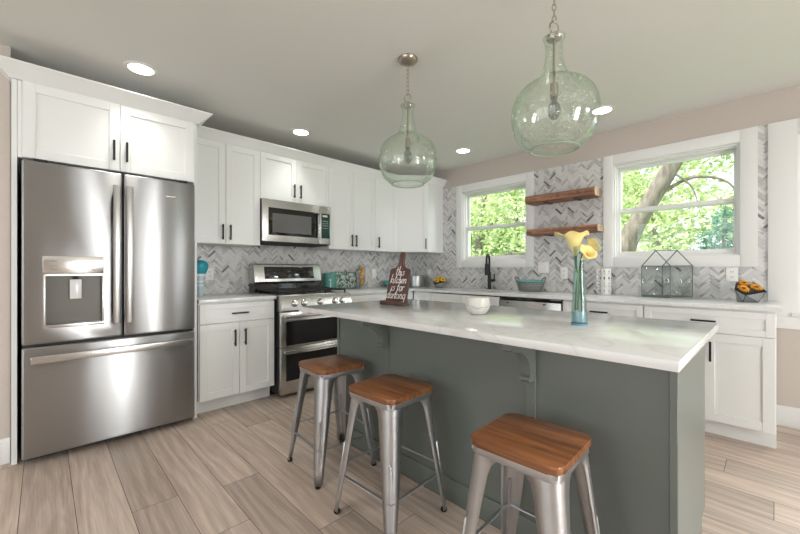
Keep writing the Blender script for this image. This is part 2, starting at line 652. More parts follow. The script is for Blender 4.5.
    def ball(self, c, r, seg=16, rings=10, sz=1.0):
        prof = [(r * math.sin(PI * i / rings), -r * sz * math.cos(PI * i / rings)) for i in range(rings + 1)]
        prof[0] = (0, -r * sz)
        prof[-1] = (0, r * sz)
        return self.lathe(prof, seg, c)

    def build(self, name, mat=None, parent=None, loc=None, rotz=None, sharp=38, solidify=0):
        me = bpy.data.meshes.new(name)
        bmesh.ops.recalc_face_normals(self.bm, faces=self.bm.faces)
        self.bm.to_mesh(me)
        self.bm.free()
        for m in (self.mats or [mat]):
            if m is not None:
                me.materials.append(m)
        me.set_sharp_from_angle(angle=R(sharp))
        o = bpy.data.objects.new(name, me)
        COL.objects.link(o)
        if parent is not None:
            o.parent = parent
        if loc:
            o.location = loc
        if rotz is not None:
            o.rotation_euler = (0, 0, rotz)
        if solidify:
            md = o.modifiers.new('thickness', 'SOLIDIFY')
            md.thickness = solidify
            md.offset = 0
        return o


def tag(o, label, cat, group=None, kind=None):
    o['label'] = label
    o['category'] = cat
    if group:
        o['group'] = group
    if kind:
        o['kind'] = kind
    return o


def thing(name, label, cat, loc=(0, 0, 0), rotz=0.0, group=None):
    o = bpy.data.objects.new(name, None)
    o.empty_display_size = 0.05
    COL.objects.link(o)
    o.location = loc
    o.rotation_euler = (0, 0, rotz)
    return tag(o, label, cat, group)


def struct(o):
    o['kind'] = 'structure'
    return o


def kids(o):
    return [c for c in bpy.data.objects if c.parent == o]


def dup(o, loc=None, rotz=None, label=None, parent=None):
    c = o.copy()
    COL.objects.link(c)
    if parent is not None:
        c.parent = parent
    for k in kids(o):
        dup(k, parent=c)
    if loc is not None:
        c.location = loc
    if rotz is not None:
        c.rotation_euler = (0, 0, rotz)
    if label:
        c['label'] = label
    return c


def cut(obj, g):
    """Subtract the shapes in g from obj for good."""
    c = g.build('cutter')
    c.parent = obj.parent
    bpy.context.view_layer.update()
    md = obj.modifiers.new('cut', 'BOOLEAN')
    md.object = c
    md.operation = 'DIFFERENCE'
    md.solver = 'EXACT'
    dg = bpy.context.evaluated_depsgraph_get()
    me = bpy.data.meshes.new_from_object(obj.evaluated_get(dg))
    obj.modifiers.clear()
    obj.data = me
    bpy.data.objects.remove(c)
    me.set_sharp_from_angle(angle=R(38))


def rrect(x0, x1, y0, y1, r, n=6):
    pts = []
    for cx, cy, a0 in ((x1 - r, y1 - r, 0), (x0 + r, y1 - r, 90), (x0 + r, y0 + r, 180), (x1 - r, y0 + r, 270)):
        for i in range(n + 1):
            a = R(a0 + 90 * i / n)
            pts.append((cx + r * math.cos(a), cy + r * math.sin(a)))
    return pts


def clip(poly, x0, x1, y0, y1):
    for ax, lim, sgn in ((0, x0, 1), (0, x1, -1), (1, y0, 1), (1, y1, -1)):
        out = []
        for i in range(len(poly)):
            a, b = poly[i - 1], poly[i]
            da, db = sgn * (a[ax] - lim), sgn * (b[ax] - lim)
            if (da >= 0) != (db >= 0):
                t = da / (da - db)
                out.append((a[0] + (b[0] - a[0]) * t, a[1] + (b[1] - a[1]) * t))
            if db >= 0:
                out.append(b)
        poly = out
        if len(poly) < 3:
            return []
    return poly


# ================================================================ room shell
H = 2.473
WT = 0.16
YF, XE = -7.0, 6.6           # wall behind the camera, wall to the right
NICHE = 0.553


def holed(g, a0, a1, z0, z1, holes, d0, d1, axis):
    """Wall slab a0..a1 by z0..z1, thickness d0..d1, with rectangular openings."""
    xs = sorted({a0, a1, *[h[0] for h in holes], *[h[1] for h in holes]})
    zs = sorted({z0, z1, *[h[2] for h in holes], *[h[3] for h in holes]})
    for xa, xb in zip(xs, xs[1:]):
        for za, zb in zip(zs, zs[1:]):
            xm, zm = (xa + xb) / 2, (za + zb) / 2
            if any(h[0] < xm < h[1] and h[2] < zm < h[3] for h in holes):
                continue
            if axis == 'x':
                g.box(xa, xb, d0, d1, za, zb)
            else:
                g.box(d0, d1, xa, xb, za, zb)
    bmesh.ops.remove_doubles(g.bm, verts=g.bm.verts, dist=1e-5)
    # drop the inside faces shared by neighbouring cells
    seen = {}
    for f in g.bm.faces:
        seen.setdefault(tuple(sorted(v.index for v in f.verts)), []).append(f)


W1 = dict(o=(0.825, 1.880, 1.170, 2.232), i=(0.912, 1.790, 1.258, 2.138))
W2 = dict(o=(2.580, 3.647, 1.168, 2.232), i=(2.665, 3.548, 1.256, 2.138))
W3 = dict(o=(3.700, 4.86, 0.715, 2.232), i=(3.852, 4.755, 0.835, 2.120))
FILL_REAR = (1.2, 5.4, 0.55, 2.35)  # invented opening for the frontal fill
PATIO = (-3.14, -2.26, 0.0, 2.08)
SIDELIGHT = (-3.56, -3.44, 0.1, 2.08)
FILL_RIGHT = (-1.38, -0.34, 0.70, 2.20)  # invented opening that lets fill reach the left wall

g = G()
holed(g, -WT, XE + WT, 0, H, [W1['i'], W2['i'], W3['i']], 0, WT, 'x')
struct(g.build('wall_back', M['wall']))
g = G()
g.box(-WT, 0, YF, 0, 0, H)
g.box(0, NICHE, YF, -4.028, 0, H)
struct(g.build('wall_left', M['wall']))
g = G()
holed(g, YF, 0, 0, H, [PATIO, SIDELIGHT, FILL_RIGHT], XE, XE + WT, 'y')
struct(g.build('wall_right', M['wall']))
g = G()
holed(g, -WT, XE + WT, 0, H, [FILL_REAR], YF - WT, YF, 'x')
struct(g.build('wall_front', M['wall']))
struct(G().box(-WT, XE + WT, YF - WT, WT, H, H + 0.12).build('ceiling', M['ceiling']))


# floor: boards running along x, each with its own tone and grain offset
def tone_mesh(name, polys, mat, parent=None, loc=None):
    """polys: (list of 3-D points, tone rgba, list of uv). One mesh with per-face colour and grain uv."""
    me = bpy.data.meshes.new(name)
    v, f = [], []
    for p, _, _ in polys:
        f.append(tuple(range(len(v), len(v) + len(p))))
        v += p
    me.from_pydata(v, [], f)
    ca = me.color_attributes.new('tone', 'FLOAT_COLOR', 'CORNER')
    uvl = me.uv_layers.new(name='grain')
    i = 0
    for p, t, uv in polys:
        for k in range(len(p)):
            ca.data[i].color = t
            uvl.data[i].uv = uv[k] if uv else (0, 0)
            i += 1
    me.materials.append(mat)
    o = bpy.data.objects.new(name, me)
    COL.objects.link(o)
    if parent is not None:
        o.parent = parent
    if loc:
        o.location = loc
    return o


struct(G().box(-WT, XE + WT, YF - WT, WT, -0.15, -0.003).build('floor', M['dark']))
floor = bpy.data.objects['floor']
polys = []
rnd = random.Random(11)
PW, gap = 0.19, 0.0011
k = -18
while True:
    y0 = -3.59 + PW * k
    if y0 > 0.02:
        break
    x = -1.5 + rnd.random() * 1.3
    cutx = {0: 1.62 - 1.5, 1: 0.55, 2: 1.70}.get(k)
    if cutx is not None:
        x = cutx
        while x > -0.2:
            x -= 1.5
    while x < XE + 0.1:
        ln = 1.5
        xa, xb = max(x, -0.05), min(x + ln, XE + 0.05)
        ya, yb = max(y0, YF), min(y0 + PW, 0.0)
        if xb > xa and yb > ya:
            t = 1.27 + 0.48 * rnd.random()
            wv = 1 + 0.03 * (rnd.random() - 0.5)
            ou, ov = rnd.random() * 40, rnd.random() * 40
            pts = [(xa + gap, ya + gap, 0), (xb - gap, ya + gap, 0), (xb - gap, yb - gap, 0), (xa + gap, yb - gap, 0)]
            polys.append((pts, (t * wv, t, t / wv, 1), [(p[0] + ou, p[1] + ov) for p in pts]))
        x += ln
    k += 1
planks = tone_mesh('plank_surface', polys, M['floor'], floor)

# baseboards
g = G()
g.box(3.745, XE, -0.018, 0, 0, 0.15, 0.003)
struct(g.build('baseboard_back', M['trim']))
g = G()
g.box(NICHE, NICHE + 0.016, YF, -4.028, 0, 0.15, 0.003)
struct(g.build('baseboard_left', M['trim']))


# ---------------------------------------------------------------- windows
def window(name, o, i, mid, sill=False):
    root = bpy.data.objects.new(name, None)
    COL.objects.link(root)
    struct(root)
    x0, x1, z0, z1 = o
    a0, a1, b0, b1 = i
    yc = -0.022
    g = G()
    if sill:
        g.box(x0, a0, yc, 0, b0 - 0.03, z1, 0.003).box(a1, x1, yc, 0, b0 - 0.03, z1, 0.003).box(a0, a1, yc, 0, b1, z1, 0.003)
        g.box(x0 - 0.0, x1 + 0.0, yc, 0, z0, b0 - 0.03, 0.003)
        g.box(a0 - 0.03, a1 + 0.03, yc - 0.02, 0.03, b0 - 0.03, b0, 0.004)
    else:
        g.box(x0, a0, yc, 0, z0, z1, 0.002).box(a1, x1, yc, 0, z0, z1, 0.002)
        g.box(a0, a1, yc, 0, b1, z1, 0.002).box(a0, a1, yc, 0, z0, b0, 0.002)
    g.build('window_casing', M['trim'], root)
    g = G()
    t = 0.014
    g.box(a0, a0 + t, 0, WT, b0, b1).box(a1 - t, a1, 0, WT, b0, b1).box(a0 + t, a1 - t, 0, WT, b1 - t, b1).box(a0 + t, a1 - t, 0, WT, b0, b0 + t)
    s = 0.012
    g.box(a0 + t, a0 + t + s, 0.03, 0.05, b0 + t, b1 - t).box(a1 - t - s, a1 - t, 0.03, 0.05, b0 + t, b1 - t).box(a0 + t + s, a1 - t - s, 0.03, 0.05, b1 - t - s, b1 - t)
    g.build('window_frame', M['trim'], root)
    lx0, lx1 = a0 + t + 0.002, a1 - t - 0.002
    for nm, za, zb, ya, yb, st, rb, rt in (('upper_sash', mid - 0.02, b1 - t, 0.095, 0.125, 0.026, 0.034, 0.036), ('lower_sash', b0 + t, mid + 0.02, 0.055, 0.088, 0.026, 0.045, 0.036)):
        g = G()
        g.box(lx0, lx0 + st, ya, yb, za, zb, 0.002).box(lx1 - st, lx1, ya, yb, za, zb, 0.002)
        g.box(lx0 + st, lx1 - st, ya, yb, za, za + rb, 0.002).box(lx0 + st, lx1 - st, ya, yb, zb - rt, zb, 0.002)
        sash = g.build(nm, M['trim'], root)
        G().box(lx0 + st - 0.003, lx1 - st + 0.003, (ya + yb) / 2 - 0.002, (ya + yb) / 2 + 0.002, za + rb - 0.003, zb - rt + 0.003).build('pane', M['windowglass'], sash)
    return root


window('window_1', W1['o'], W1['i'], 1.672)
window('window_2', W2['o'], W2['i'], 1.700)
window('window_3', W3['o'], W3['i'], 1.505, True)

# patio door (right wall) out of frame, then a wide rear window made up for the fill
root = bpy.data.objects.new('door_1', None)
COL.objects.link(root)
struct(root)
ya, yb, za, zb = PATIO
g = G()
g.box(XE - 0.02, XE, ya - 0.09, ya, 0, zb + 0.09).box(XE - 0.02, XE, yb, yb + 0.09, 0, zb + 0.09).box(XE - 0.02, XE, ya, yb, zb, zb + 0.09)
g.build('door_casing', M['trim'], root)
g = G()
g.box(XE + 0.04, XE + 0.08, ya, ya + 0.09, 0, zb).box(XE + 0.04, XE + 0.08, yb - 0.09, yb, 0, zb).box(XE + 0.04, XE + 0.08, ya + 0.09, yb - 0.09, zb - 0.1, zb).box(XE + 0.04, XE + 0.08, ya + 0.09, yb - 0.09, 0, 0.2)
g.build('door_frame', M['trim'], root)
root = bpy.data.objects.new('window_fill_rear', None)
COL.objects.link(root)
struct(root)
xa, xb, za, zb = FILL_REAR
g = G()
for x in (xa, xa + (xb - xa) / 3, xa + 2 * (xb - xa) / 3, xb):
    g.box(x - 0.04, x + 0.04, YF - 0.08, YF + 0.02, za - 0.05, zb + 0.05)
g.box(xa, xb, YF - 0.08, YF + 0.02, zb - 0.03, zb + 0.05).box(xa, xb, YF - 0.08, YF + 0.02, za - 0.05, za + 0.03)
g.build('window_frame', M['trim'], root)

root = bpy.data.objects.new('window_fill_right', None)  # made-up unseen window around the right wall fill
COL.objects.link(root)
struct(root)
ya, yb, za, zb = FILL_RIGHT
g = G()
g.box(XE - 0.02, XE + 0.06, ya - 0.08, ya + 0.02, za - 0.08, zb + 0.08).box(XE - 0.02, XE + 0.06, yb - 0.02, yb + 0.08, za - 0.08, zb + 0.08)
g.box(XE - 0.02, XE + 0.06, ya, yb, zb - 0.02, zb + 0.08).box(XE - 0.02, XE + 0.06, ya, yb, za - 0.08, za + 0.02).box(XE + 0.02, XE + 0.06, ya, yb, 1.43, 1.47)
g.build('window_frame', M['trim'], root)

# ---------------------------------------------------------------- backsplash tiles
TL, TW = 0.0885, 0.0200


def herringbone(rects, mapf, seed, ph=(0.0, 0.0)):
    rn = random.Random(seed)
    c45 = math.sqrt(0.5)
    x0 = min(r[0] for r in rects); x1 = max(r[1] for r in rects)
    z0 = min(r[2] for r in rects); z1 = max(r[3] for r in rects)
    polys = []
    gr = 0.0009
    sx, sz = TL * math.sqrt(2), TW * math.sqrt(2)
    for j in range(int((x1 - x0) / sx) + 6):
        for kk in range(int((z1 - z0) / sz) + 14):
            bx = x0 + (j - 3) * sx + ph[0]
            bz = z0 + (kk - 7) * sz + ph[1]
            for typ in (0, 1):
                if typ == 0:
                    q = [(gr, gr), (TL - gr, gr), (TL - gr, TW - gr), (gr, TW - gr)]
                else:
                    q = [(TL + gr, TW - TL + gr), (TL + TW - gr, TW - TL + gr), (TL + TW - gr, TW - gr), (TL + gr, TW - gr)]
                poly = [(bx + (a - b) * c45, bz + (a + b) * c45) for a, b in q]
                r1, r2, r3 = rn.random(), rn.random(), rn.random()
                if r1 < 0.030:
                    t = 0.16 + 0.12 * r2
                    vein = 0.85
                elif r1 < 0.24:
                    t = 0.50 + 0.10 * r2
                    vein = 0.6 * r3
                else:
                    t = 0.66 + 0.10 * r2
                    vein = 1.0 if r3 < 0.22 else 0.25 * r3
                ou, ov = rn.random() * 30, rn.random() * 30
                for rc in rects:
                    p = clip(poly, *rc)
                    if not p:
                        continue
                    uv = []
                    for (px, pz) in p:
                        dx, dz = px - bx, pz - bz
                        a, b = (dx + dz) * c45, (dz - dx) * c45
                        uv.append((a + ou, b + ov) if typ == 0 else (b + ou, a + ov))
                    polys.append(([mapf(px, pz) for px, pz in p], (t * 1.01, t, t * 0.985, vein), uv))
    return polys


ZB0, ZB1 = 0.913, 2.232
recA = [(-3.04, -0.0075, ZB0, 1.40)]
wl = bpy.data.objects['wall_left']
gA = G()
gA.box(0, 0.006, -3.04, 0, ZB0, 1.40)
bsA = gA.build('backsplash', M['grout'], wl)
tone_mesh('tile_face', herringbone(recA, lambda a, z: (0.0075, a, z), 3, (0.02, 0.004)), M['tile'], bsA)
o1, o2, o3 = W1['o'], W2['o'], W3['o']
recB = [(0.0075, o1[0], ZB0, ZB1), (o1[0], o1[1], ZB0, o1[2]), (o1[1], o2[0], ZB0, ZB1), (o2[0], o2[1], ZB0, o2[2]), (o2[1], o3[0], ZB0, ZB1)]
gB = G()
for r in recB:
    gB.box(r[0], r[1], -0.006, 0, r[2], r[3])
bsB = gB.build('backsplash', M['grout'], bpy.data.objects['wall_back'])
tone_mesh('tile_face', herringbone(recB, lambda a, z: (a, -0.0075, z), 5, (0.05, 0.0)), M['tile'], bsB)


# ================================================================ outdoors
struct(G().box(-25, 30, 0.6, 45, -0.75, -0.6).build('ground', M['lawn']))


def leaf_polys(n, center, rad, cols, size, rn, shell=0.55):
    out = []
    for _ in range(n):
        while True:
            d = Vector((rn.uniform(-1, 1), rn.uniform(-1, 1), rn.uniform(-1, 1)))
            if shell < d.length < 1:
                break
        p = Vector(center) + Vector((d.x * rad[0], d.y * rad[1], d.z * rad[2]))
        u = Vector((rn.gauss(0, 1), rn.gauss(0, 1), rn.gauss(0, 0.6))).normalized()
        w = u.cross(Vector((rn.gauss(0, 1), rn.gauss(0, 1), rn.gauss(0, 1)))).normalized()
        s = size * rn.uniform(0.6, 1.35)
        c = rn.choice(cols)
        t = rn.uniform(0.75, 1.2)
        out.append(([tuple(p - u * s), tuple(p + w * s * 0.5), tuple(p + u * s), tuple(p - w * s * 0.5)], (c[0] * t, c[1] * t, c[2] * t, 1), None))
    return out


GREENS = [(0.54, 0.66, 0.32), (0.68, 0.77, 0.42), (0.42, 0.54, 0.24), (0.78, 0.84, 0.56)]
BLUES = [(0.24, 0.42, 0.34), (0.30, 0.50, 0.42), (0.20, 0.36, 0.28)]


def tree(name, label, base, trunk_pts, radii, branches, clumps, cols, seed, leaf=0.075):
    rn = random.Random(seed)
    root = thing(name, label, 'tree', base, 0, 'trees outside the windows')
    tp = [Vector(p) - Vector(base) for p in trunk_pts]
    G().tube(smooth(tp, 5), interp(radii, (len(tp) - 1) * 5 + 1), 12).build('trunk', M['bark'], root)
    for pts, r0 in branches:
        q = smooth([Vector(p) - Vector(base) for p in pts], 5)
        G().tube(q, [r0 * (1 - 0.75 * i / (len(q) - 1)) for i in range(len(q))], 8).build('branch', M['bark'], root)
    polys = []
    for c, rad, n in clumps:
        polys += leaf_polys(n, Vector(c) - Vector(base), rad, cols, leaf, rn)
    tone_mesh('foliage', polys, M['leaf'], root)
    return root


def smooth(pts, n):
    """Catmull-Rom through the points."""
    P_ = [Vector(p) for p in pts]
    P_ = [P_[0] * 2 - P_[1]] + P_ + [P_[-1] * 2 - P_[-2]]
    out = []
    for i in range(1, len(P_) - 2):
        a, b, c, d = P_[i - 1:i + 3]
        for k_ in range(n):
            t = k_ / n
            out.append(0.5 * ((2 * b) + (c - a) * t + (2 * a - 5 * b + 4 * c - d) * t * t + (3 * b - a - 3 * c + d) * t ** 3))
    out.append(P_[-2])
    return out


def interp(vals, n):
    out = []
    for i in range(n):
        t = i / (n - 1) * (len(vals) - 1)
        k_ = min(int(t), len(vals) - 2)
        out.append(vals[k_] + (vals[k_ + 1] - vals[k_]) * (t - k_))
    return out


# the leaning trunk seen through the right window
tree('leaning_tree', 'thick grey leaning trunk behind the right window over the counter', (1.35, 4.0, -0.6),
     [(1.35, 4.0, -0.65), (1.5, 4.0, 0.5), (1.72, 4.0, 1.45), (1.96, 4.0, 2.02), (2.45, 4.05, 2.95), (2.95, 4.1, 4.0), (3.3, 4.2, 5.6)],
     [0.30, 0.24, 0.20, 0.155, 0.140, 0.12, 0.08],
     [([(2.3, 4.0, 2.5), (2.75, 4.2, 2.75), (3.2, 4.3, 2.6), (3.4, 4.35, 2.1)], 0.035), ([(2.5, 4.0, 2.85), (2.75, 4.1, 2.55), (2.85, 4.15, 2.1)], 0.022),
      ([(1.6, 4.0, 1.1), (1.2, 4.3, 1.9), (0.9, 4.6, 2.9)], 0.07), ([(2.9, 4.1, 3.6), (3.8, 4.4, 4.3), (4.6, 4.6, 4.7)], 0.08)],
     [((3.6, 5.0, 3.9), (1.9, 1.2, 1.0), 3200), ((1.6, 5.2, 4.1), (1.7, 1.2, 1.2), 2600), ((3.3, 4.8, 2.7), (0.9, 0.5, 0.5), 420), ((1.1, 4.8, 3.0), (0.7, 0.6, 0.6), 520), ((0.9, 5.4, 1.7), (0.9, 0.6, 0.7), 600)],
     GREENS, 1, 0.05)
# the tree behind the left window
tree('yard_tree', 'light green branching tree behind the window over the sink', (-3.2, 6.5, -0.6),
     [(-3.2, 6.5, -0.65), (-3.1, 6.5, 0.8), (-3.2, 6.6, 2.2), (-3.0, 6.7, 4.0)], [0.22, 0.16, 0.12, 0.06],
     [([(-3.1, 6.5, 0.9), (-2.3, 6.2, 1.5), (-1.3, 6.0, 1.6), (-0.4, 5.9, 1.25)], 0.06), ([(-3.15, 6.5, 1.6), (-3.9, 6.4, 2.3), (-4.6, 6.3, 2.7)], 0.06),
      ([(-3.2, 6.55, 2.1), (-2.2, 6.2, 2.7), (-1.0, 6.0, 2.4)], 0.05)],
     [((-3.6, 6.4, 3.2), (1.6, 1.2, 1.0), 1500), ((-1.8, 6.2, 2.6), (1.4, 1.0, 0.8), 1000), ((-3.4, 6.0, 1.2), (1.3, 0.9, 0.7), 800), ((-1.4, 6.0, 1.1), (1.1, 0.7, 0.5), 600)],
     GREENS, 2)
tree('blue_spruce', 'dark blue green conifer low in the right window, right of the leaning trunk', (2.9, 8.0, -0.6),
     [(2.9, 8.0, -0.65), (2.9, 8.0, 1.5), (2.9, 8.0, 2.7)], [0.12, 0.08, 0.02], [],
     [((2.9, 8.0, 0.5), (1.1, 0.9, 0.7), 1300), ((2.9, 8.0, 1.3), (0.9, 0.7, 0.5), 1100), ((2.95, 8.0, 1.85), (0.6, 0.5, 0.4), 700), ((2.95, 8.0, 2.35), (0.3, 0.3, 0.35), 260)],
     BLUES, 3, 0.06)
TREES = [('hedge_tree', 'round bright green bush beyond the trunk in the right window', (1.2, 9.5), 1.7, 1.9, 5),
         ('backdrop_tree', 'tall hazy tree at the left of the sink window', (-7.5, 11), 2.6, 3.2, 6),
         ('backdrop_tree', 'tall hazy tree in the middle of the sink window', (-4.2, 11), 2.3, 3.6, 7),
         ('backdrop_tree', 'tall hazy tree at the left of the right window', (-0.6, 12), 2.2, 4.2, 8),
         ('backdrop_tree', 'tall hazy tree at the right of the right window', (4.6, 11.5), 2.1, 4.0, 9),
         ('shrub', 'low yellow green shrub under the conifer in the right window', (2.0, 6.6), 0.8, 0.35, 10)]
for nm, lb, (x, y), r_, zc_, sd in TREES:
    rn = random.Random(sd)
    cl = []
    for _ in range(7):
        cl.append(((x + rn.uniform(-0.7, 0.7) * r_, y + rn.uniform(-0.4, 0.4) * r_, zc_ + rn.uniform(-0.75, 0.6) * r_), (r_ * 0.62, r_ * 0.55, r_ * 0.5), int(330 * min(2.4, r_ * r_ * 0.4 + 0.5))))
    tree(nm, lb, (x, y, -0.6), [(x, y, -0.65), (x + 0.1, y, zc_ * 0.5), (x - 0.1, y, zc_ + r_ * 0.6)], [0.05 + 0.06 * r_, 0.03 + 0.05 * r_, 0.03],
         [], cl, GREENS, sd, 0.05 + 0.028 * r_)


# ================================================================ cabinets
def shaker(g, x0, x1, z0, z1, yf, t=0.020, rail=0.057, rec=0.009):
    """Frame-and-panel front facing -y, its face at yf."""
    if z1 - z0 < 0.2:
        rail = 0.042
    g.box(x0 + rail - 0.004, x1 - rail + 0.004, yf + rec, yf + t, z0 + rail - 0.004, z1 - rail + 0.004)
    b = 0.0015
    g.box(x0, x0 + rail, yf, yf + t, z0, z1, b, 1).box(x1 - rail, x1, yf, yf + t, z0, z1, b, 1)
    g.box(x0 + rail, x1 - rail, yf, yf + t, z0, z0 + rail, b, 1).box(x0 + rail, x1 - rail, yf, yf + t, z1 - rail, z1, b, 1)


def pull(parent, x, z, yf, vertical, ln=0.135):
    g = G()
    r = 0.0062
    if vertical:
        g.box(x - r, x + r, yf - 0.032, yf - 0.020, z - ln / 2, z + ln / 2, 0.002)
        for s in (-1, 1):
            g.box(x - 0.004, x + 0.004, yf - 0.022, yf, z + s * ln * 0.38 - 0.004, z + s * ln * 0.38 + 0.004)
    else:
        g.box(x - ln / 2, x + ln / 2, yf - 0.032, yf - 0.020, z - r, z + r, 0.002)
        for s in (-1, 1):
            g.box(x + s * ln * 0.38 - 0.004, x + s * ln * 0.38 + 0.004, yf - 0.022, yf, z - 0.004, z + 0.004)
    g.build('handle', M['black'], parent)


def cabinet(name, label, cat, loc, rotz, w, z0, z1, depth, fronts, toe=0.0, group=None):
    """fronts: (kind, x0, x1, z0, z1, handle or None); handle = (x, z, vertical)."""
    root = thing(name, label, cat, loc, rotz, group)
    G().box(0.0005, w - 0.0005, -depth, -0.0095, z0, z1, 0.001, 1).build('carcass', M['cab'], root)
    if toe:
        G().box(0.0005, w - 0.0005, -depth + 0.075, -0.02, 0, z0 - 0.0005).build('toe_kick', M['cab'], root)
    for kind, x0, x1, a0, a1, h in fronts:
        g = G()
        shaker(g, x0 + 0.0015, x1 - 0.0015, a0 + 0.0015, a1 - 0.0015, -depth - 0.020)
        f = g.build(kind, M['cab'], root)
        if h:
            pull(f, h[0], h[1], -depth - 0.020, h[2])
    return root


RA = PI / 2     # wall A: local x -> world y, local -y -> world x
UZ0, UZ1 = 1.373, 2.270
UD = 0.310
# upper cabinets
w = 0.615
cabinet('upper_cabinet', 'tall two door white upper cabinet between refrigerator and microwave', 'cabinet', (0, -3.038, 0), RA, 0.621, UZ0, UZ1, UD,
        [('door', 0, 0.3105, UZ0, UZ1, (0.28, 1.478, True)), ('door', 0.3105, 0.621, UZ0, UZ1, (0.345, 1.478, True))], group='white upper cabinets')
cabinet('upper_cabinet', 'short two door white upper cabinet right above the microwave', 'cabinet', (0, -2.417, 0), RA, 0.762, 1.823, UZ1, UD,
        [('door', 0, 0.381, 1.823, UZ1, (0.345, 1.938, True)), ('door', 0.381, 0.762, 1.823, UZ1, (0.415, 1.938, True))], group='white upper cabinets')
cabinet('upper_cabinet', 'tall two door white upper cabinet right of the microwave', 'cabinet', (0, -1.655, 0), RA, 0.671, UZ0, UZ1, UD,
        [('door', 0, 0.3355, UZ0, UZ1, (0.305, 1.478, True)), ('door', 0.3355, 0.671, UZ0, UZ1, (0.366, 1.478, True))], group='white upper cabinets')
cabinet('upper_cabinet', 'single door white upper cabinet next to the corner cabinet', 'cabinet', (0, -0.984, 0), RA, 0.374, UZ0, UZ1, UD,
        [('door', 0, 0.374, UZ0, UZ1, (0.042, 1.478, True))], group='white upper cabinets')
# diagonal corner cabinet
root = thing('upper_cabinet', 'angled white corner upper cabinet with one door', 'cabinet', (0, 0, 0), 0, 'white upper cabinets')
cp = [(0.0095, -0.0095), (0.0095, -0.6095), (UD, -0.6095), (0.596, -UD), (0.596, -0.0095)]
G().prism(cp, UZ0, UZ1, 'z').build('carcass', M['cab'], root)
a, b = Vector((UD, -0.6095, 0)), Vector((0.596, -UD, 0))
L_ = (b - a).length
ang = math.atan2(b.y - a.y, b.x - a.x)
g = G()
shaker(g, 0.012, L_ - 0.004, UZ0 + 0.0015, UZ1 - 0.0015, -0.021)
d = g.build('door', M['cab'], root, (a.x, a.y, 0), ang)
pull(d, L_ - 0.036, 1.478, -0.021, True)

# crown over the uppers
def crown(g, path, z0, z1, out, inner=0.0, closed_back=True):
    """Sloped board swept along a plan polyline; outward is to the right of travel."""
    def offs(pts, d):
        res = []
        for i, p in enumerate(pts):
            p = Vector(p)
            ns = []
            if i > 0:
                t = (p - Vector(pts[i - 1])).normalized(); ns.append(Vector((t.y, -t.x)))
            if i < len(pts) - 1:
                t = (Vector(pts[i + 1]) - p).normalized(); ns.append(Vector((t.y, -t.x)))
            n = sum(ns, Vector((0, 0)))
            n.normalize()
            res.append(p + n * (d / max(0.3, n.dot(ns[0]))))
        return res
    prof = [(0.0, z0), (0.006, z0), (out - 0.006, z1 - 0.012), (out, z1 - 0.008), (out, z1), (out - 0.02, z1), (-0.012, z0 + 0.012)]
    rows = []
    for d_, z in prof + [prof[0]]:
        rows.append([(q.x, q.y, z) for q in offs(path, inner + d_)])
    g.grid(rows, smooth=False)
    for e_ in (0, -1):
        g._add([r[e_] for r in rows[:-1]], [tuple(range(len(prof)))])


g = G()
crown(g, [(UD + 0.02, -3.038), (UD + 0.02, -0.617), (0.604, -UD - 0.010), (0.604, -0.004)], UZ1 - 0.004, 2.348, 0.062)
struct(g.build('trim_1', M['cab']))

# refrigerator surround: side panels, bridge cabinet and its own crown
root = thing('refrigerator_cabinet', 'white surround with side panels and two short doors above the refrigerator', 'cabinet', (0, -4.023, 0), RA)
FWD = 0.985
FZ1 = 2.268
G().box(0, 0.024, -0.615, -0.0015, 0, FZ1, 0.001, 1).build('side_panel', M['cab'], root)
G().box(FWD - 0.024, FWD, -0.615, -0.0015, 0, FZ1, 0.001, 1).build('side_panel', M['cab'], root)
G().box(0.0245, FWD - 0.0245, -0.612, -0.0015, 1.812, FZ1, 0.001, 1).build('carcass', M['cab'], root)
mid = 0.507
for x0, x1, hx in ((0.043, mid, mid - 0.034), (mid, 0.962, mid + 0.036)):
    g = G()
    shaker(g, x0 + 0.0015, x1 - 0.0015, 1.813, FZ1 - 0.002, -0.633)
    d = g.build('door', M['cab'], root)
    pull(d, hx, 1.944, -0.633, True)
g = G()
crown(g, [(-0.002, 0.0), (-0.002, -0.617), (FWD + 0.002, -0.617), (FWD + 0.002, -0.40)], FZ1 + 0.001, 2.350, 0.085)
g.build('crown', M['cab'], root)

# base cabinets
BD, BZ0, BZ1 = 0.610, 0.116, 0.883
DZ = 0.715     # drawer / door split
cabinet('base_cabinet', 'white base cabinet with one drawer and two doors between refrigerator and range', 'cabinet', (0, -3.030, 0), RA, 0.612, BZ0, BZ1, BD,
        [('drawer', 0.005, 0.612, DZ, 0.872, (0.308, 0.789, False)), ('door', 0.005, 0.308, BZ0, DZ, (0.268, 0.588, True)), ('door', 0.308, 0.612, BZ0, DZ, (0.351, 0.588, True))], 0.1, group='white base cabinets')
cabinet('base_cabinet', 'white base cabinet just right of the range, mostly hidden by the island', 'cabinet', (0, -1.634, 0), RA, 0.995, BZ0, BZ1, BD,
        [('drawer', 0, 0.72, DZ, 0.872, (0.36, 0.789, False)), ('door', 0, 0.36, BZ0, DZ, (0.32, 0.588, True)), ('door', 0.36, 0.72, BZ0, DZ, (0.40, 0.588, True)), ('filler', 0.72, 0.9995, BZ0, 0.872, None)], 0.1, group='white base cabinets')
cabinet('base_cabinet', 'narrow white base cabinet between the corner and the sink cabinet', 'cabinet', (0.636, 0, 0), 0, 0.263, BZ0, BZ1, BD,
        [('drawer', 0.0, 0.263, DZ, 0.872, None), ('door', 0.0, 0.263, BZ0, DZ, (0.22, 0.588, True))], 0.1, group='white base cabinets')
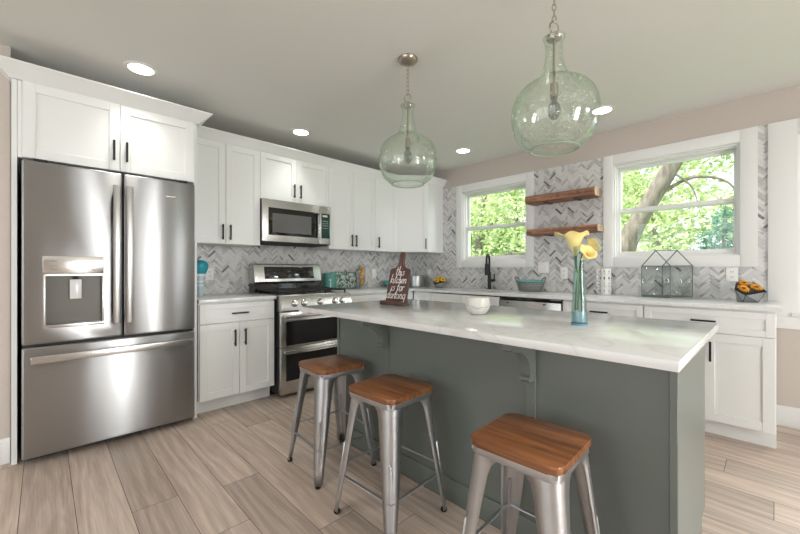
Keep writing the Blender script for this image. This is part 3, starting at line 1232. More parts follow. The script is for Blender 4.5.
cabinet('base_cabinet', 'white sink cabinet with two false drawer fronts below the black faucet', 'cabinet', (0.900, 0, 0), 0, 0.915, BZ0, 0.66, BD,
        [('drawer', 0.003, 0.457, DZ, 0.872, None), ('drawer', 0.457, 0.912, DZ, 0.872, None), ('door', 0.003, 0.457, BZ0, DZ, (0.42, 0.588, True)), ('door', 0.457, 0.912, BZ0, DZ, (0.495, 0.588, True))], 0.1, group='white base cabinets')
cabinet('base_cabinet', 'white base cabinet between the dishwasher and the last cabinet on the right', 'cabinet', (2.434, 0, 0), 0, 0.605, BZ0, BZ1, BD,
        [('drawer', 0.003, 0.603, DZ, 0.872, (0.30, 0.80, False)), ('door', 0.003, 0.302, BZ0, DZ, (0.265, 0.588, True)), ('door', 0.302, 0.603, BZ0, DZ, (0.34, 0.588, True))], 0.1, group='white base cabinets')
cabinet('base_cabinet', 'white base cabinet at the right end of the window counter', 'cabinet', (3.040, 0, 0), 0, 0.704, BZ0, BZ1, BD,
        [('drawer', 0.003, 0.700, DZ, 0.872, (0.352, 0.796, False)), ('door', 0.003, 0.352, BZ0, DZ, (0.315, 0.59, True)), ('door', 0.352, 0.700, BZ0, DZ, (0.390, 0.59, True))], 0.1, group='white base cabinets')

# worktops
CT0, CT1 = 0.8835, 0.913
o = G().box(0.009, 0.652, -3.036, -2.409, CT0, CT1, 0.003).build('countertop', M['quartz'])
tag(o, 'short white quartz countertop between the refrigerator and the range', 'countertop')
pl = [(0.009, -0.009), (0.009, -1.632), (0.652, -1.632), (0.652, -0.652), (3.770, -0.652), (3.770, -0.009)]
o = G().prism(pl, CT0, CT1, 'z', 0.003).build('countertop', M['quartz'])
cut(o, G().prism(rrect(1.00, 1.72, -0.545, -0.155, 0.04), CT0 - 0.05, CT1 + 0.05, 'z'))
tag(o, 'long L shaped white quartz countertop under the windows and round the corner', 'countertop')

# sink
root = thing('sink', 'stainless undermount sink set in the counter below the window', 'sink', (1.36, -0.35, CT0))
g = G()
rows = []
for x, y, z, r in ((0.362, 0.197, -0.0005, 0.04), (0.352, 0.188, -0.0005, 0.035), (0.345, 0.18, -0.03, 0.04), (0.335, 0.17, -0.19, 0.05), (0.30, 0.14, -0.205, 0.05)):
    rows.append([(p[0], p[1], z) for p in rrect(-x, x, -y, y, r)])
g.grid(rows, closed_u=True)
g._add([p for p in rows[-1]], [tuple(range(len(rows[-1])))])
g.build('basin', M['steelh'], root, solidify=0.002)
G().lathe([(0, -0.203), (0.035, -0.203), (0.042, -0.2), (0.045, -0.203)], 24).build('drain', M['chrome'], root)

# faucet
root = thing('faucet', 'tall matte black pull down faucet behind the sink', 'faucet', (1.362, -0.085, CT1), R(20))
G().lathe([(0, 0), (0.028, 0), (0.028, 0.008), (0.021, 0.014), (0.0205, 0.20), (0.018, 0.205), (0, 0.205)], 24).build('body', M['black'], root)
pts = [(0, 0, 0.20), (0, 0, 0.30)] + [(0, -0.075 + 0.075 * math.cos(R(a)), 0.335 + 0.075 * math.sin(R(a))) for a in range(0, 181, 15)] + [(0, -0.15, 0.30)]
G().tube(pts, 0.0125, 12).build('spout', M['black'], root)
G().lathe([(0, 0.165), (0.019, 0.165), (0.022, 0.175), (0.019, 0.295), (0.014, 0.303), (0, 0.303)], 20, (0, -0.15, 0)).build('spray_head', M['black'], root)
g = G()
g.cyl((0.015, 0, 0.105), 0.016, 0.05, 16, axis='x')
g.box(0.052, 0.066, -0.008, 0.008, 0.095, 0.185, 0.003)
g.build('lever', M['black'], root)

# dishwasher
root = thing('dishwasher', 'stainless dishwasher with a black control edge under the window counter', 'dishwasher', (1.818, 0, 0))
G().box(0.003, 0.609, -0.58, -0.02, 0.115, 0.880).build('body', M['dark'], root)
G().box(0.003, 0.609, -0.53, -0.02, 0.0, 0.113).build('toe_kick', M['dark'], root)
d = G().box(0.005, 0.607, -0.632, -0.582, 0.13, 0.846, 0.004).build('door', M['steelh'], root)
g = G()
g.tube([(0.06, -0.655, 0.775), (0.546, -0.655, 0.775)], 0.010, 10)
for x in (0.09, 0.516):
    g.cyl((x, -0.655, 0.775), 0.007, 0.025, 10, axis='y')
g.build('handle', M['steelh'], d)
G().box(0.005, 0.607, -0.626, -0.582, 0.848, 0.880, 0.003).build('control_edge', M['blackglass'], root)
for xa, xb in ((0.08, 0.10), (0.44, 0.47)):
    G().box(xa, xb, -0.6335, -0.632, 0.820, 0.830).build('indicator', M['dark'], d)

# ================================================================ refrigerator
root = thing('refrigerator', 'stainless french door refrigerator with water dispenser and bottom freezer', 'refrigerator', (0, -3.980, 0), RA)
FW = 0.905
G().box(0.004, FW - 0.004, -0.645, -0.04, 0.03, 1.778, 0.004).build('body', simple('fridge_side_grey', (0.06, 0.06, 0.062), 0.5), root)
for x in (0.06, FW - 0.06):
    for y in (-0.58, -0.12):
        G().cyl((x, y, 0), 0.022, 0.0295, 14).build('foot', M['rubber'], root)
G().box(0.02, FW - 0.02, -0.635, -0.60, 0.012, 0.05).build('base_grille', M['dark'], root)
ym, yf = -0.650, -0.706
dl = G().box(0.001, 0.4695, yf, ym, 0.705, 1.785, 0.011, 3).build('door', M['steel'], root)
dr = G().box(0.4755, FW - 0.001, yf, ym, 0.705, 1.785, 0.011, 3).build('door', M['steel'], root)
dz = G().box(0.001, FW - 0.001, yf, ym, 0.040, 0.690, 0.011, 3).build('freezer_drawer', M['steel'], root)
# french door bars
for dd, x0 in ((dl, 0.415), (dr, 0.482)):
    g = G()
    g.box(x0, x0 + 0.038, yf - 0.055, yf - 0.040, 0.795, 1.695, 0.005)
    for z in (0.83, 1.66):
        g.box(x0 + 0.006, x0 + 0.032, yf - 0.042, yf + 0.001, z - 0.022, z + 0.022, 0.003)
    g.build('handle', M['bar'], dd)
g = G()
g.box(0.038, 0.878, yf - 0.055, yf - 0.040, 0.598, 0.643, 0.005)
for x in (0.075, 0.84):
    g.box(x - 0.02, x + 0.02, yf - 0.042, yf + 0.001, 0.606, 0.635, 0.003)
g.build('handle', M['steelh'], dz)
# dispenser in the left door
x0, x1 = 0.100, 0.362
cut(dl, G().box(x0, x1, yf - 0.02, yf + 0.045, 0.815, 1.108))
g = G()
g.box(x0 - 0.010, x0, yf - 0.006, yf + 0.01, 0.800, 1.118, 0.002).box(x1, x1 + 0.010, yf - 0.006, yf + 0.01, 0.800, 1.118, 0.002)
g.box(x0, x1, yf - 0.006, yf + 0.01, 1.108, 1.118).box(x0 - 0.010, x1 + 0.010, yf - 0.012, yf + 0.01, 0.796, 0.815, 0.002)
g.build('dispenser_frame', M['steelh'], dl)
G().box(x0 - 0.012, x1 + 0.008, yf - 0.009, yf - 0.0005, 1.122, 1.228, 0.002).build('dispenser_display', brushed('dispenser_panel', (0.72, 0.71, 0.69), 0.2, 0.3, 0.0), dl)
mk = simple('grey_markings', (0.2, 0.2, 0.2), 0.5)
for i in range(3):
    for xa, xb in ((x0 + 0.02, x0 + 0.05), (x1 - 0.05, x1 - 0.03)):
        G().box(xa, xb, yf - 0.0098, yf - 0.009, 1.145 + i * 0.026, 1.148 + i * 0.026).build('printed_mark', mk, dl)
G().box(x0 + 0.002, x1 - 0.002, yf + 0.040, yf + 0.0445, 0.817, 1.106).build('dispenser_back', simple('dark_dispenser_recess', (0.105, 0.10, 0.085), 0.4, metal=0.2), dl)
g = G()
xm = (x0 + x1) / 2 + 0.005
g.box(xm - 0.028, xm + 0.028, yf + 0.012, yf + 0.020, 0.965, 1.085, 0.003)
g.box(xm - 0.012, xm + 0.012, yf + 0.022, yf + 0.04, 1.06, 1.09)
g.build('dispenser_paddle', simple('clear_paddle', (0.72, 0.73, 0.74), 0.15), dl)
G().cyl((xm, yf + 0.022, 1.086), 0.012, 0.02, 14).build('dispenser_nozzle', M['dark'], dl)
G().box(0.72, 0.775, yf - 0.0015, yf - 0.0005, 1.665, 1.672).build('badge', M['chrome'], dr)
for x in (0.05, FW - 0.11):
    G().box(x, x + 0.06, -0.70, -0.62, 1.786, 1.80, 0.003).build('hinge_cover', M['dark'], root)

# ================================================================ range
root = thing('range', 'stainless gas range with double oven and black grates', 'range', (0, -2.400, 0), RA)
RW = 0.762
G().box(0.004, RW - 0.004, -0.655, -0.02, 0.03, 0.900, 0.002).build('body', M['dark'], root)
for x in (0.05, RW - 0.05):
    for y in (-0.6, -0.08):
        G().cyl((x, y, 0), 0.018, 0.0295, 12).build('foot', M['rubber'], root)
G().box(0.003, RW - 0.003, -0.665, -0.09, 0.9005, 0.915, 0.003).build('cooktop', M['steelh'], root)


def oven_door(z0, z1, wz0, wz1, hz):
    g = G()
    g.box(0.004, RW - 0.004, -0.706, -0.658, z0, z1, 0.004)
    d = g.build('oven_door', M['steelh'], root)
    G().box(0.055, RW - 0.055, -0.7085, -0.7055, wz0, wz1, 0.001, 1).build('oven_window', M['ovenglass'], d)
    g = G()
    g.box(0.020, RW - 0.020, -0.752, -0.735, hz - 0.013, hz + 0.013, 0.006, 3)
    for x in (0.045, RW - 0.045):
        g.box(x - 0.014, x + 0.014, -0.738, -0.705, hz - 0.011, hz + 0.011, 0.003)
    g.build('handle', M['steelh'], d)


oven_door(0.452, 0.766, 0.466, 0.683, 0.728)
oven_door(0.035, 0.448, 0.150, 0.385, 0.416)
# sloped control panel with knobs
g = G()
prof = [(-0.640, 0.772), (-0.716, 0.772), (-0.728, 0.782), (-0.722, 0.86), (-0.692, 0.908), (-0.640, 0.912)]
g.prism([(p[0], p[1]) for p in prof], 0.001, RW - 0.001, 'x')
cp_ = g.build('control_panel', M['steelh'], root)
tilt = math.atan2(0.030, 0.048)
for x in (0.130, 0.226, 0.396, 0.562, 0.648):
    mt = Matrix.Translation((x, -0.7245, 0.842)) @ Matrix.Rotation(R(90 - 12), 4, 'X')
    kg = G(mt)
    kg.use(M['dark']).lathe([(0, -0.001), (0.030, -0.001), (0.030, 0.002), (0, 0.002)], 24)
    kg.use(M['chrome']).lathe([(0, 0.0), (0.026, 0.0), (0.026, 0.006), (0.022, 0.010), (0.020, 0.028), (0.017, 0.031), (0, 0.031)], 24)
    kg.box(-0.0035, 0.0035, -0.019, 0.019, 0.030, 0.037, 0.001)
    kg.build('knob', None, root)
g = G()
for i, x in enumerate((0.085, 0.268, 0.49)):
    pass
g.bm.free()
# backguard
g = G()
g.prism([(-0.02, 0.916), (-0.155, 0.916), (-0.150, 1.0), (-0.02, 1.0)], 0.002, RW - 0.002, 'x')
g.build('vent_trim', M['blackglass'], root)
g = G()
g.prism([(-0.02, 1.001), (-0.150, 1.008), (-0.165, 1.022), (-0.128, 1.197), (-0.10, 1.208), (-0.02, 1.208)], 0.002, RW - 0.002, 'x', 0.003)
bgd = g.build('backguard', M['steelh'], root)
mt = Matrix.Translation((0, -0.165, 1.022)) @ Matrix.Rotation(-math.atan2(0.037, 0.175), 4, 'X')
g = G(mt)
g.box(0.105, 0.665, -0.0025, 0.002, 0.030, 0.155, 0.001)
g.build('display', M['blackglass'], bgd)
g = G(mt)
rn = random.Random(4)
for r_ in range(3):
    for c_ in range(16):
        if rn.random() < 0.55:
            g.box(0.14 + c_ * 0.031, 0.14 + c_ * 0.031 + rn.uniform(0.006, 0.015), -0.0032, -0.0024, 0.06 + r_ * 0.03, 0.0635 + r_ * 0.03)
g.build('display_marks', simple('dim_grey_marks', (0.22, 0.22, 0.22), 0.5), bgd)
# burners and grates
for x, y in ((0.16, -0.53), (0.16, -0.27), (0.381, -0.40), (0.602, -0.53), (0.602, -0.27)):
    G().lathe([(0, 0.9155), (0.05, 0.9155), (0.05, 0.922), (0.038, 0.924), (0.036, 0.932), (0, 0.934)], 20, (x, y, 0)).build('burner', M['iron'], root)
for gx0, gx1 in ((0.02, 0.258), (0.262, 0.500), (0.504, 0.742)):
    g = G()
    t = 0.006
    z0, z1 = 0.938, 0.952
    for x in (gx0, gx1 - 2 * t, (gx0 + gx1) / 2 - t):
        g.box(x, x + 2 * t, -0.645, -0.165, z0, z1, 0.002)
    for y in (-0.645, -0.53, -0.41, -0.29, -0.177):
        g.box(gx0, gx1, y, y + 2 * t, z0, z1, 0.002)
    for x in (gx0, gx1 - 2 * t):
        for y in (-0.645, -0.177):
            g.box(x, x + 2 * t, y, y + 2 * t, 0.9155, z0)
    g.build('grate', M['iron'], root)

# ================================================================ microwave
root = thing('microwave', 'stainless over the range microwave with black window and keypad', 'microwave', (0, -2.417, 0), RA)
mz0, mz1 = 1.403, 1.820
G().box(0.002, 0.760, -0.345, -0.0015, mz0 + 0.004, mz1, 0.002).build('body', M['dark'], root)
mf = -0.374
d = G().box(0.003, 0.618, mf, -0.347, mz0 + 0.012, mz1, 0.004).build('door', M['steelh'], root)
G().box(0.060, 0.600, mf - 0.0025, mf + 0.001, 1.478, 1.742, 0.002).build('window_frame', M['blackglass'], d)
G().box(0.10, 0.52, mf - 0.0035, mf - 0.0024, 1.505, 1.690).build('window', M['mwglass'], d)
g = G()
g.box(0.600, 0.624, mf - 0.034, mf - 0.022, 1.470, 1.748, 0.004)
for z in (1.49, 1.728):
    g.box(0.604, 0.620, mf - 0.024, mf + 0.001, z - 0.008, z + 0.008)
g.build('handle', M['steelh'], d)
c = G().box(0.620, 0.759, mf, -0.347, mz0 + 0.012, mz1, 0.004).build('control_panel', M['steelh'], root)
G().box(0.632, 0.745, mf - 0.0025, mf + 0.001, 1.478, 1.742, 0.002).build('keypad', M['keypad'], c)
g = G()
g.box(0.655, 0.715, mf - 0.0036, mf - 0.0024, 1.705, 1.725)
for i in range(4):
    for j in range(3):
        g.box(0.656 + j * 0.026, 0.668 + j * 0.026, mf - 0.0034, mf - 0.0024, 1.585 + i * 0.025, 1.590 + i * 0.025)
for a_ in range(14):
    t = R(a_ * 360 / 14)
    g.box(0.688 + 0.026 * math.cos(t) - 0.003, 0.688 + 0.026 * math.cos(t) + 0.003, mf - 0.0034, mf - 0.0024, 1.640 + 0.026 * math.sin(t) - 0.0015, 1.640 + 0.026 * math.sin(t) + 0.0015)
g.build('keypad_marks', M['ink'], c)
g = G()
g.box(0.03, 0.73, -0.33, -0.06, mz0 - 0.004, mz0 + 0.003)
for i in range(10):
    g.box(0.06 + i * 0.065, 0.10 + i * 0.065, -0.30, -0.1, mz0 - 0.008, mz0 - 0.004)
g.build('vent_grille', M['dark'], root)

# ================================================================ island
IX0, IX1, IY0, IY1 = 1.640, 3.520, -2.440, -1.805
root = thing('kitchen_island', 'sage grey kitchen island base with panelled front and corbels', 'kitchen island', (0, 0, 0))
G().box(IX0, IX1, IY0, IY1, 0.10, 0.8828, 0.0015, 1).build('carcass', M['island'], root)
g = G()
g.box(IX0 - 0.004, IX1 + 0.004, IY0 - 0.010, IY0 - 0.0005, 0.0, 0.11, 0.003)
g.box(IX0 + 0.002, IX1 - 0.002, IY0 - 0.0003, IY1 - 0.07, 0.0, 0.0995)
g.build('base_moulding', M['island'], root)
for x0, x1 in ((IX0, IX0 + 0.022), (2.120, 2.158), (3.008, 3.050), (IX1 - 0.022, IX1)):
    G().box(x0, x1, IY0 - 0.008, IY0 - 0.0002, 0.111, 0.8825, 0.0012, 1).build('batten', M['island'], root)


def corbel(x0, x1):
    top, bot, dep = 0.8825, 0.690, 0.190
    y0 = IY0 - 0.0082
    pf = [(y0, bot), (y0, top), (y0 - dep, top), (y0 - dep, top - 0.042), (y0 - dep + 0.012, top - 0.048)]
    for i in range(0, 9):
        a_ = R(90 - 90 * i / 8)
        pf.append((y0 - 0.042 - 0.120 * (1 - math.cos(R(90 * (8 - i) / 8))) * 1.0, top - 0.052 - 0.10 * (1 - math.cos(R(90 * i / 8))) * 1.0))
    pf += [(y0 - 0.040, bot + 0.032), (y0 - 0.052, bot + 0.022), (y0 - 0.052, bot + 0.010), (y0 - 0.04, bot)]
    g = G()
    g.prism(list(reversed(pf)), x0, x1, 'x')
    return g.build('corbel', M['island'], root)


corbel(2.118, 2.160)
corbel(3.009, 3.049)
for i in range(3):
    xa = IX0 + 0.004 + i * (IX1 - IX0 - 0.008) / 3
    xb = xa + (IX1 - IX0 - 0.008) / 3
    g = G(Matrix.Translation((xa + xb, 2 * IY1, 0)) @ Matrix.Rotation(PI, 4, 'Z') @ Matrix.Translation((0, IY1, 0)))
    shaker(g, xa + 0.002, xb - 0.002, 0.112, 0.878, -0.0205)
    d = g.build('door', M['island'], root)

o = G().box(1.627, 3.565, -2.733, -1.802, 0.8835, 0.9133, 0.003).build('island_countertop', M['quartz'])
tag(o, 'large white quartz slab on the sage grey island', 'countertop')
ZI = 0.9133

# ================================================================ stools
def leg_rows(s, flip):
    """Folded sheet leg at the +x +y corner; returns inner-to-outer section rows."""
    rows = []
    T, Bt = 0.572, 0.012
    for z, arm in ((0.572, 0.120), (0.556, 0.112), (0.545, 0.094), (0.530, 0.081), (0.50, 0.073), (0.42, 0.066), (0.30, 0.057), (0.18, 0.047), (0.08, 0.038), (0.014, 0.032)):
        t = (T - z) / (T - Bt)
        half = 0.140 + (0.192 - 0.140) * t
        r_ = min(0.042, arm * 0.80) * (1 - 0.30 * t)
        pts = [(half - arm, half)]
        for i in range(7):
            a_ = R(90 - 90 * i / 6)
            pts.append((half - r_ + r_ * math.cos(a_), half - r_ + r_ * math.sin(a_)))
        pts.append((half, half - arm))
        rows.append([(p[0], p[1], z) for p in pts])
    return rows


def make_stool(label, loc, rz):
    root = thing('bar_stool', label, 'stool', loc, rz, 'bar stools at the island')
    s = 0.299 / 2
    g = G()
    g.prism(rrect(-s, s, -s, s, 0.036, 8), 0.574, 0.598, 'z', 0.0045)
    g.build('seat', M['seat'], root)
    g = G()
    rows = []
    for z, h in ((0.5735, 0.141), (0.5735, 0.1425), (0.551, 0.1445), (0.549, 0.1435), (0.5495, 0.141), (0.570, 0.139)):
        rows.append([(p[0], p[1], z) for p in rrect(-h, h, -h, h, 0.032, 6)])
    rows.append(rows[0])
    g.grid(rows, closed_u=True)
    g.box(-0.138, 0.138, -0.138, 0.138, 0.560, 0.572)
    g.build('seat_frame', M['galv'], root)
    for sx, sy in ((1, 1), (-1, 1), (-1, -1), (1, -1)):
        mt = Matrix.Diagonal((sx, sy, 1, 1))
        g = G(mt)
        g.grid(leg_rows(s, False))
        leg = g.build('leg', M['galv'], root, solidify=0.003)
        # pressed rib down the corner of the leg
        q = []
        for z in (0.34, 0.33, 0.22, 0.085, 0.075):
            t = (0.572 - z) / 0.56
            h = 0.140 + 0.052 * t
            inset = (0.0125 if 0.08 < z < 0.335 else 0.019) * (1 - 0.3 * t)
            q.append((sx * (h - inset), sy * (h - inset), z))
        G().tube(q, [0.003, 0.008, 0.0075, 0.006, 0.002], 8).build('rib', M['galv'], leg)
        h = 0.179
        g = G()
        g.prism(rrect(sx * h - 0.0135, sx * h + 0.0135, sy * h - 0.0135, sy * h + 0.0135, 0.010, 4), 0, 0.016, 'z', 0.002)
        g.build('foot_cap', M['rubber'], leg)
    for z, pr in ((0.185, [((-1, -1), (1, -1)), ((1, -1), (1, 1))]), (0.225, [((-1, 1), (1, 1)), ((-1, -1), (-1, 1))])):
        h = 0.140 + 0.052 * (0.572 - z) / 0.56 - 0.006
        for (ax, ay), (bx, by) in pr:
            G().tube([(ax * h, ay * h, z), (bx * h, by * h, z)], 0.0075, 8, flat=0.6).build('stretcher', M['galv'], root)
    return root


st = make_stool('metal bar stool with wood seat at the left, beside the range', (1.899, -2.667, 0), -0.079)
dup(st, (2.464, -2.712, 0), 0.038, 'metal bar stool with wood seat standing in the middle of the three')
dup(st, (3.172, -2.739, 0), 0.030, 'metal bar stool with wood seat at the right, nearest the camera')


# ================================================================ pendants and downlights
def make_pendant(label, x, y):
    root = thing('pendant_light', label, 'pendant lamp', (x, y, H), 0, 'green glass pendants over the island')
    G().lathe([(0, -0.0005), (0.062, -0.0005), (0.062, -0.006), (0.052, -0.022), (0.025, -0.036), (0.010, -0.040), (0, -0.040)], 28).build('canopy', M['nickel'], root)
    zt = 2.180 - H
    z = -0.045
    i = 0
    g = G()
    while z > zt + 0.088:
        pts = []
        for k_ in range(12):
            t = 2 * PI * k_ / 12
            a_, b_ = 0.0085 * math.cos(t), 0.0165 * math.sin(t)
            pts.append((a_, 0, z - 0.012 + b_) if i % 2 == 0 else (0, a_, z - 0.012 + b_))
        g.tube(pts, 0.0022, 6, closed=True)
        z -= 0.0255
        i += 1
    g.build('chain', M['nickel'], root)
    g = G()
    g.tube([(0.020 * math.cos(2 * PI * k_ / 18), 0.010 * math.cos(2 * PI * k_ / 18), zt + 0.045 + 0.026 * math.sin(2 * PI * k_ / 18)) for k_ in range(18)], 0.004, 8, closed=True)
    g.build('ring', M['nickel'], root)
    G().lathe([(0, zt + 0.020), (0.012, zt + 0.020), (0.014, zt + 0.012), (0.030, zt + 0.008), (0.033, zt - 0.002), (0.030, zt - 0.010), (0, zt - 0.010)], 28).build('cap', M['nickel'], root)
    g = G()
    g.lathe([(0, zt - 0.010), (0.006, zt - 0.010), (0.006, zt - 0.215), (0, zt - 0.215)], 12)
    g.lathe([(0, zt - 0.205), (0.016, zt - 0.205), (0.018, zt - 0.215), (0.018, zt - 0.265), (0, zt - 0.265)], 20)
    sk = g.build('socket', M['nickel'], root)
    prof = [(0, -0.262), (0.013, -0.265), (0.014, -0.285), (0.024, -0.300), (0.028, -0.325), (0.026, -0.345), (0.014, -0.362), (0, -0.366)]
    bl = G().lathe([(r_, zt + zz) for r_, zz in prof], 22).build('bulb', M['bulbglass'], root)
    g = G()
    for k_ in range(6):
        t = 2 * PI * k_ / 6
        g.tube([(0.006 * math.cos(t), 0.006 * math.sin(t), zt - 0.275), (0.013 * math.cos(t), 0.013 * math.sin(t), zt - 0.345)], 0.0012, 5)
    g.cyl((0, 0, zt - 0.30), 0.006, 0.035, 10)
    g.build('filament', simple('filament_metal', (0.25, 0.24, 0.22), 0.4, metal=0.8), bl)
    # blown glass: bell neck, wide globe, open underneath
    outer = [(0.030, 0.003), (0.048, 0.0), (0.041, -0.018), (0.036, -0.050), (0.037, -0.085), (0.044, -0.125), (0.056, -0.16), (0.070, -0.185), (0.100, -0.203), (0.137, -0.228), (0.165, -0.262), (0.180, -0.305),
             (0.183, -0.345), (0.179, -0.385), (0.166, -0.428), (0.144, -0.463), (0.118, -0.486), (0.102, -0.496)]
    sm = smooth([(a_, b_, 0) for a_, b_ in outer], 3)
    outer = [(p.x, p.y) for p in sm]
    inner = [(max(0.005, a_ - 0.004), b_ + 0.0005) for a_, b_ in reversed(outer)]
    G().lathe([(a_, zt + b_) for a_, b_ in outer + inner], 56, close=True).build('glass_shade', M['lampglass'], root, sharp=80)
    g = G()
    g.tube([(0.1005 * math.cos(2 * PI * k_ / 48), 0.1005 * math.sin(2 * PI * k_ / 48), zt - 0.497) for k_ in range(48)], 0.0028, 8, closed=True)
    g.build('glass_rim', simple('green_glass_rim', (0.30, 0.42, 0.32), 0.1), root)
    return root


pd = make_pendant('green glass pendant lamp over the far left end of the island', 2.12, -2.245)
dup(pd, (3.048, -2.260, H), 0.6, 'green glass pendant lamp over the near right end of the island')

LAMPS = [(0.813, -3.427, 'ceiling downlight in front of the refrigerator'), (0.543, -2.109, 'ceiling downlight in front of the microwave'),
         (1.309, -0.539, 'ceiling downlight in front of the sink window'), (2.733, -0.563, 'ceiling downlight seen beside the near pendant, by the right window')]
lamp0 = None
for x, y, lb in LAMPS:
    if lamp0 is None:
        lamp0 = thing('recessed_light', 'round white lit ' + lb, 'downlight', (x, y, H), 0, 'recessed downlights')
        G().lathe([(0.070, -0.001), (0.095, -0.001), (0.094, -0.005), (0.078, -0.009), (0.070, -0.006), (0.070, -0.001)], 36).build('trim_ring', M['trim'], lamp0)
        G().lathe([(0, -0.0055), (0.0695, -0.0055), (0.0695, -0.001), (0, -0.001)], 36).build('diffuser', M['lampface'], lamp0)
    else:
        dup(lamp0, (x, y, H), 0, 'round white lit ' + lb)
    ld = bpy.data.lights.new('ceiling_spot', 'SPOT')
    ld.energy = LAMP_POWER * 4.2
    ld.color = LAMP_COLOR
    ld.spot_size = R(96)
    ld.spot_blend = 1.0
    ld.shadow_soft_size = 0.06
    lo = bpy.data.objects.new('ceiling_spot', ld)
    COL.objects.link(lo)
    lo.location = (x, y, H - 0.03)

# added unseen spots without fixtures, lighting the island front from above
for x, y in ((2.35, -3.43), (3.95, -3.43)):
    lo = bpy.data.objects.new('ceiling_spot', ld)
    COL.objects.link(lo)
    lo.location = (x, y, H - 0.03)

# ================================================================ wall shelves
def make_shelf(label, x0, x1, z0, z1, seed):
    rn = random.Random(seed)
    root = thing('wall_shelf', label, 'shelf', (x0, 0, z0), 0, 'live edge shelves between the windows')
    n = 24
    t = z1 - z0
    rows = []
    for i in range(n + 1):
        x = (x1 - x0) * i / n
        w1, w2 = rn.uniform(-0.006, 0.006), rn.uniform(-0.006, 0.006)
        rows.append([(x, -0.009, 0), (x, -0.009, t), (x, -0.188 + w1, t), (x, -0.200 + w2, t - 0.012), (x, -0.203 + w1, t * 0.5), (x, -0.196 + w2, 0.010), (x, -0.185 + w1, 0)])
    g = G()
    g.use(M['shelf']).grid(rows, smooth=False, closed_u=True)
    g.use(M['shelf'])._add(rows[0], [tuple(range(6, -1, -1))])
    g.use(M['shelfend'])._add(rows[-1], [tuple(range(7))])
    g.build('board', None, root)
    for xb in (0.20, x1 - x0 - 0.19):
        g = G()
        g.box(xb - 0.018, xb + 0.018, -0.165, -0.010, -0.0075, -0.0005)
        g.build('bracket', M['black'], root)
    return root


make_shelf('upper live edge wood shelf on black brackets between the windows', 1.872, 2.560, 1.848, 1.926, 3)
make_shelf('lower live edge wood shelf on black brackets, behind the yellow flowers', 1.885, 2.585, 1.508, 1.572, 8)


# ================================================================ outlets and switches
def wall_plate(name, label, x, z, w_, h_, kind, wall):
    if wall == 'B':
        root = thing(name, label, kind, (x, -0.0077, z), 0, 'white wall plates')
    else:
        root = thing(name, label, kind, (0.0077, x, z), RA, 'white wall plates')
    G().box(-w_ / 2, w_ / 2, -0.006, 0, -h_ / 2, h_ / 2, 0.002).build('cover_plate', M['plate'], root)
    if kind == 'outlet':
        for s in (-1, 1):
            g = G()
            g.use(M['plate']).prism(rrect(-0.016, 0.016, s * 0.02 - 0.013, s * 0.02 + 0.013, 0.006, 4), -0.0075, -0.0055, 'y')
            g.use(M['slot']).box(-0.008, -0.005, -0.0079, -0.0074, s * 0.02 - 0.004, s * 0.02 + 0.006).box(0.005, 0.008, -0.0079, -0.0074, s * 0.02 - 0.004, s * 0.02 + 0.006).box(-0.002, 0.002, -0.0079, -0.0074, s * 0.02 - 0.010, s * 0.02 - 0.006)
            g.build('socket', None, root)
    else:
        k_ = 2 if w_ > 0.1 else 1
        for i in range(k_):
            xx = (i - (k_ - 1) / 2) * 0.046
            G().box(xx - 0.005, xx + 0.005, -0.014, -0.0055, -0.012, 0.012, 0.002).build('toggle', M['plate'], root)


wall_plate('wall_outlet', 'white outlet on the tile left of the range', -2.765, 1.105, 0.072, 0.116, 'outlet', 'A')
wall_plate('wall_switch', 'white switch plate on the tile above the turquoise bowl', -0.735, 1.094, 0.072, 0.116, 'switch', 'A')
wall_plate('wall_switch', 'white switch plate on the tile right of the steel pot', 0.343, 1.09, 0.072, 0.116, 'switch', 'B')
wall_plate('wall_switch', 'double white switch plate on the tile above the wire basket', 1.985, 1.168, 0.118, 0.116, 'switch', 'B')
wall_plate('wall_outlet', 'white outlet on the tile partly behind the tall vase', 2.204, 1.108, 0.072, 0.116, 'outlet', 'B')
wall_plate('wall_outlet', 'white outlet on the tile under the right window', 3.501, 1.109, 0.072, 0.110, 'outlet', 'B')

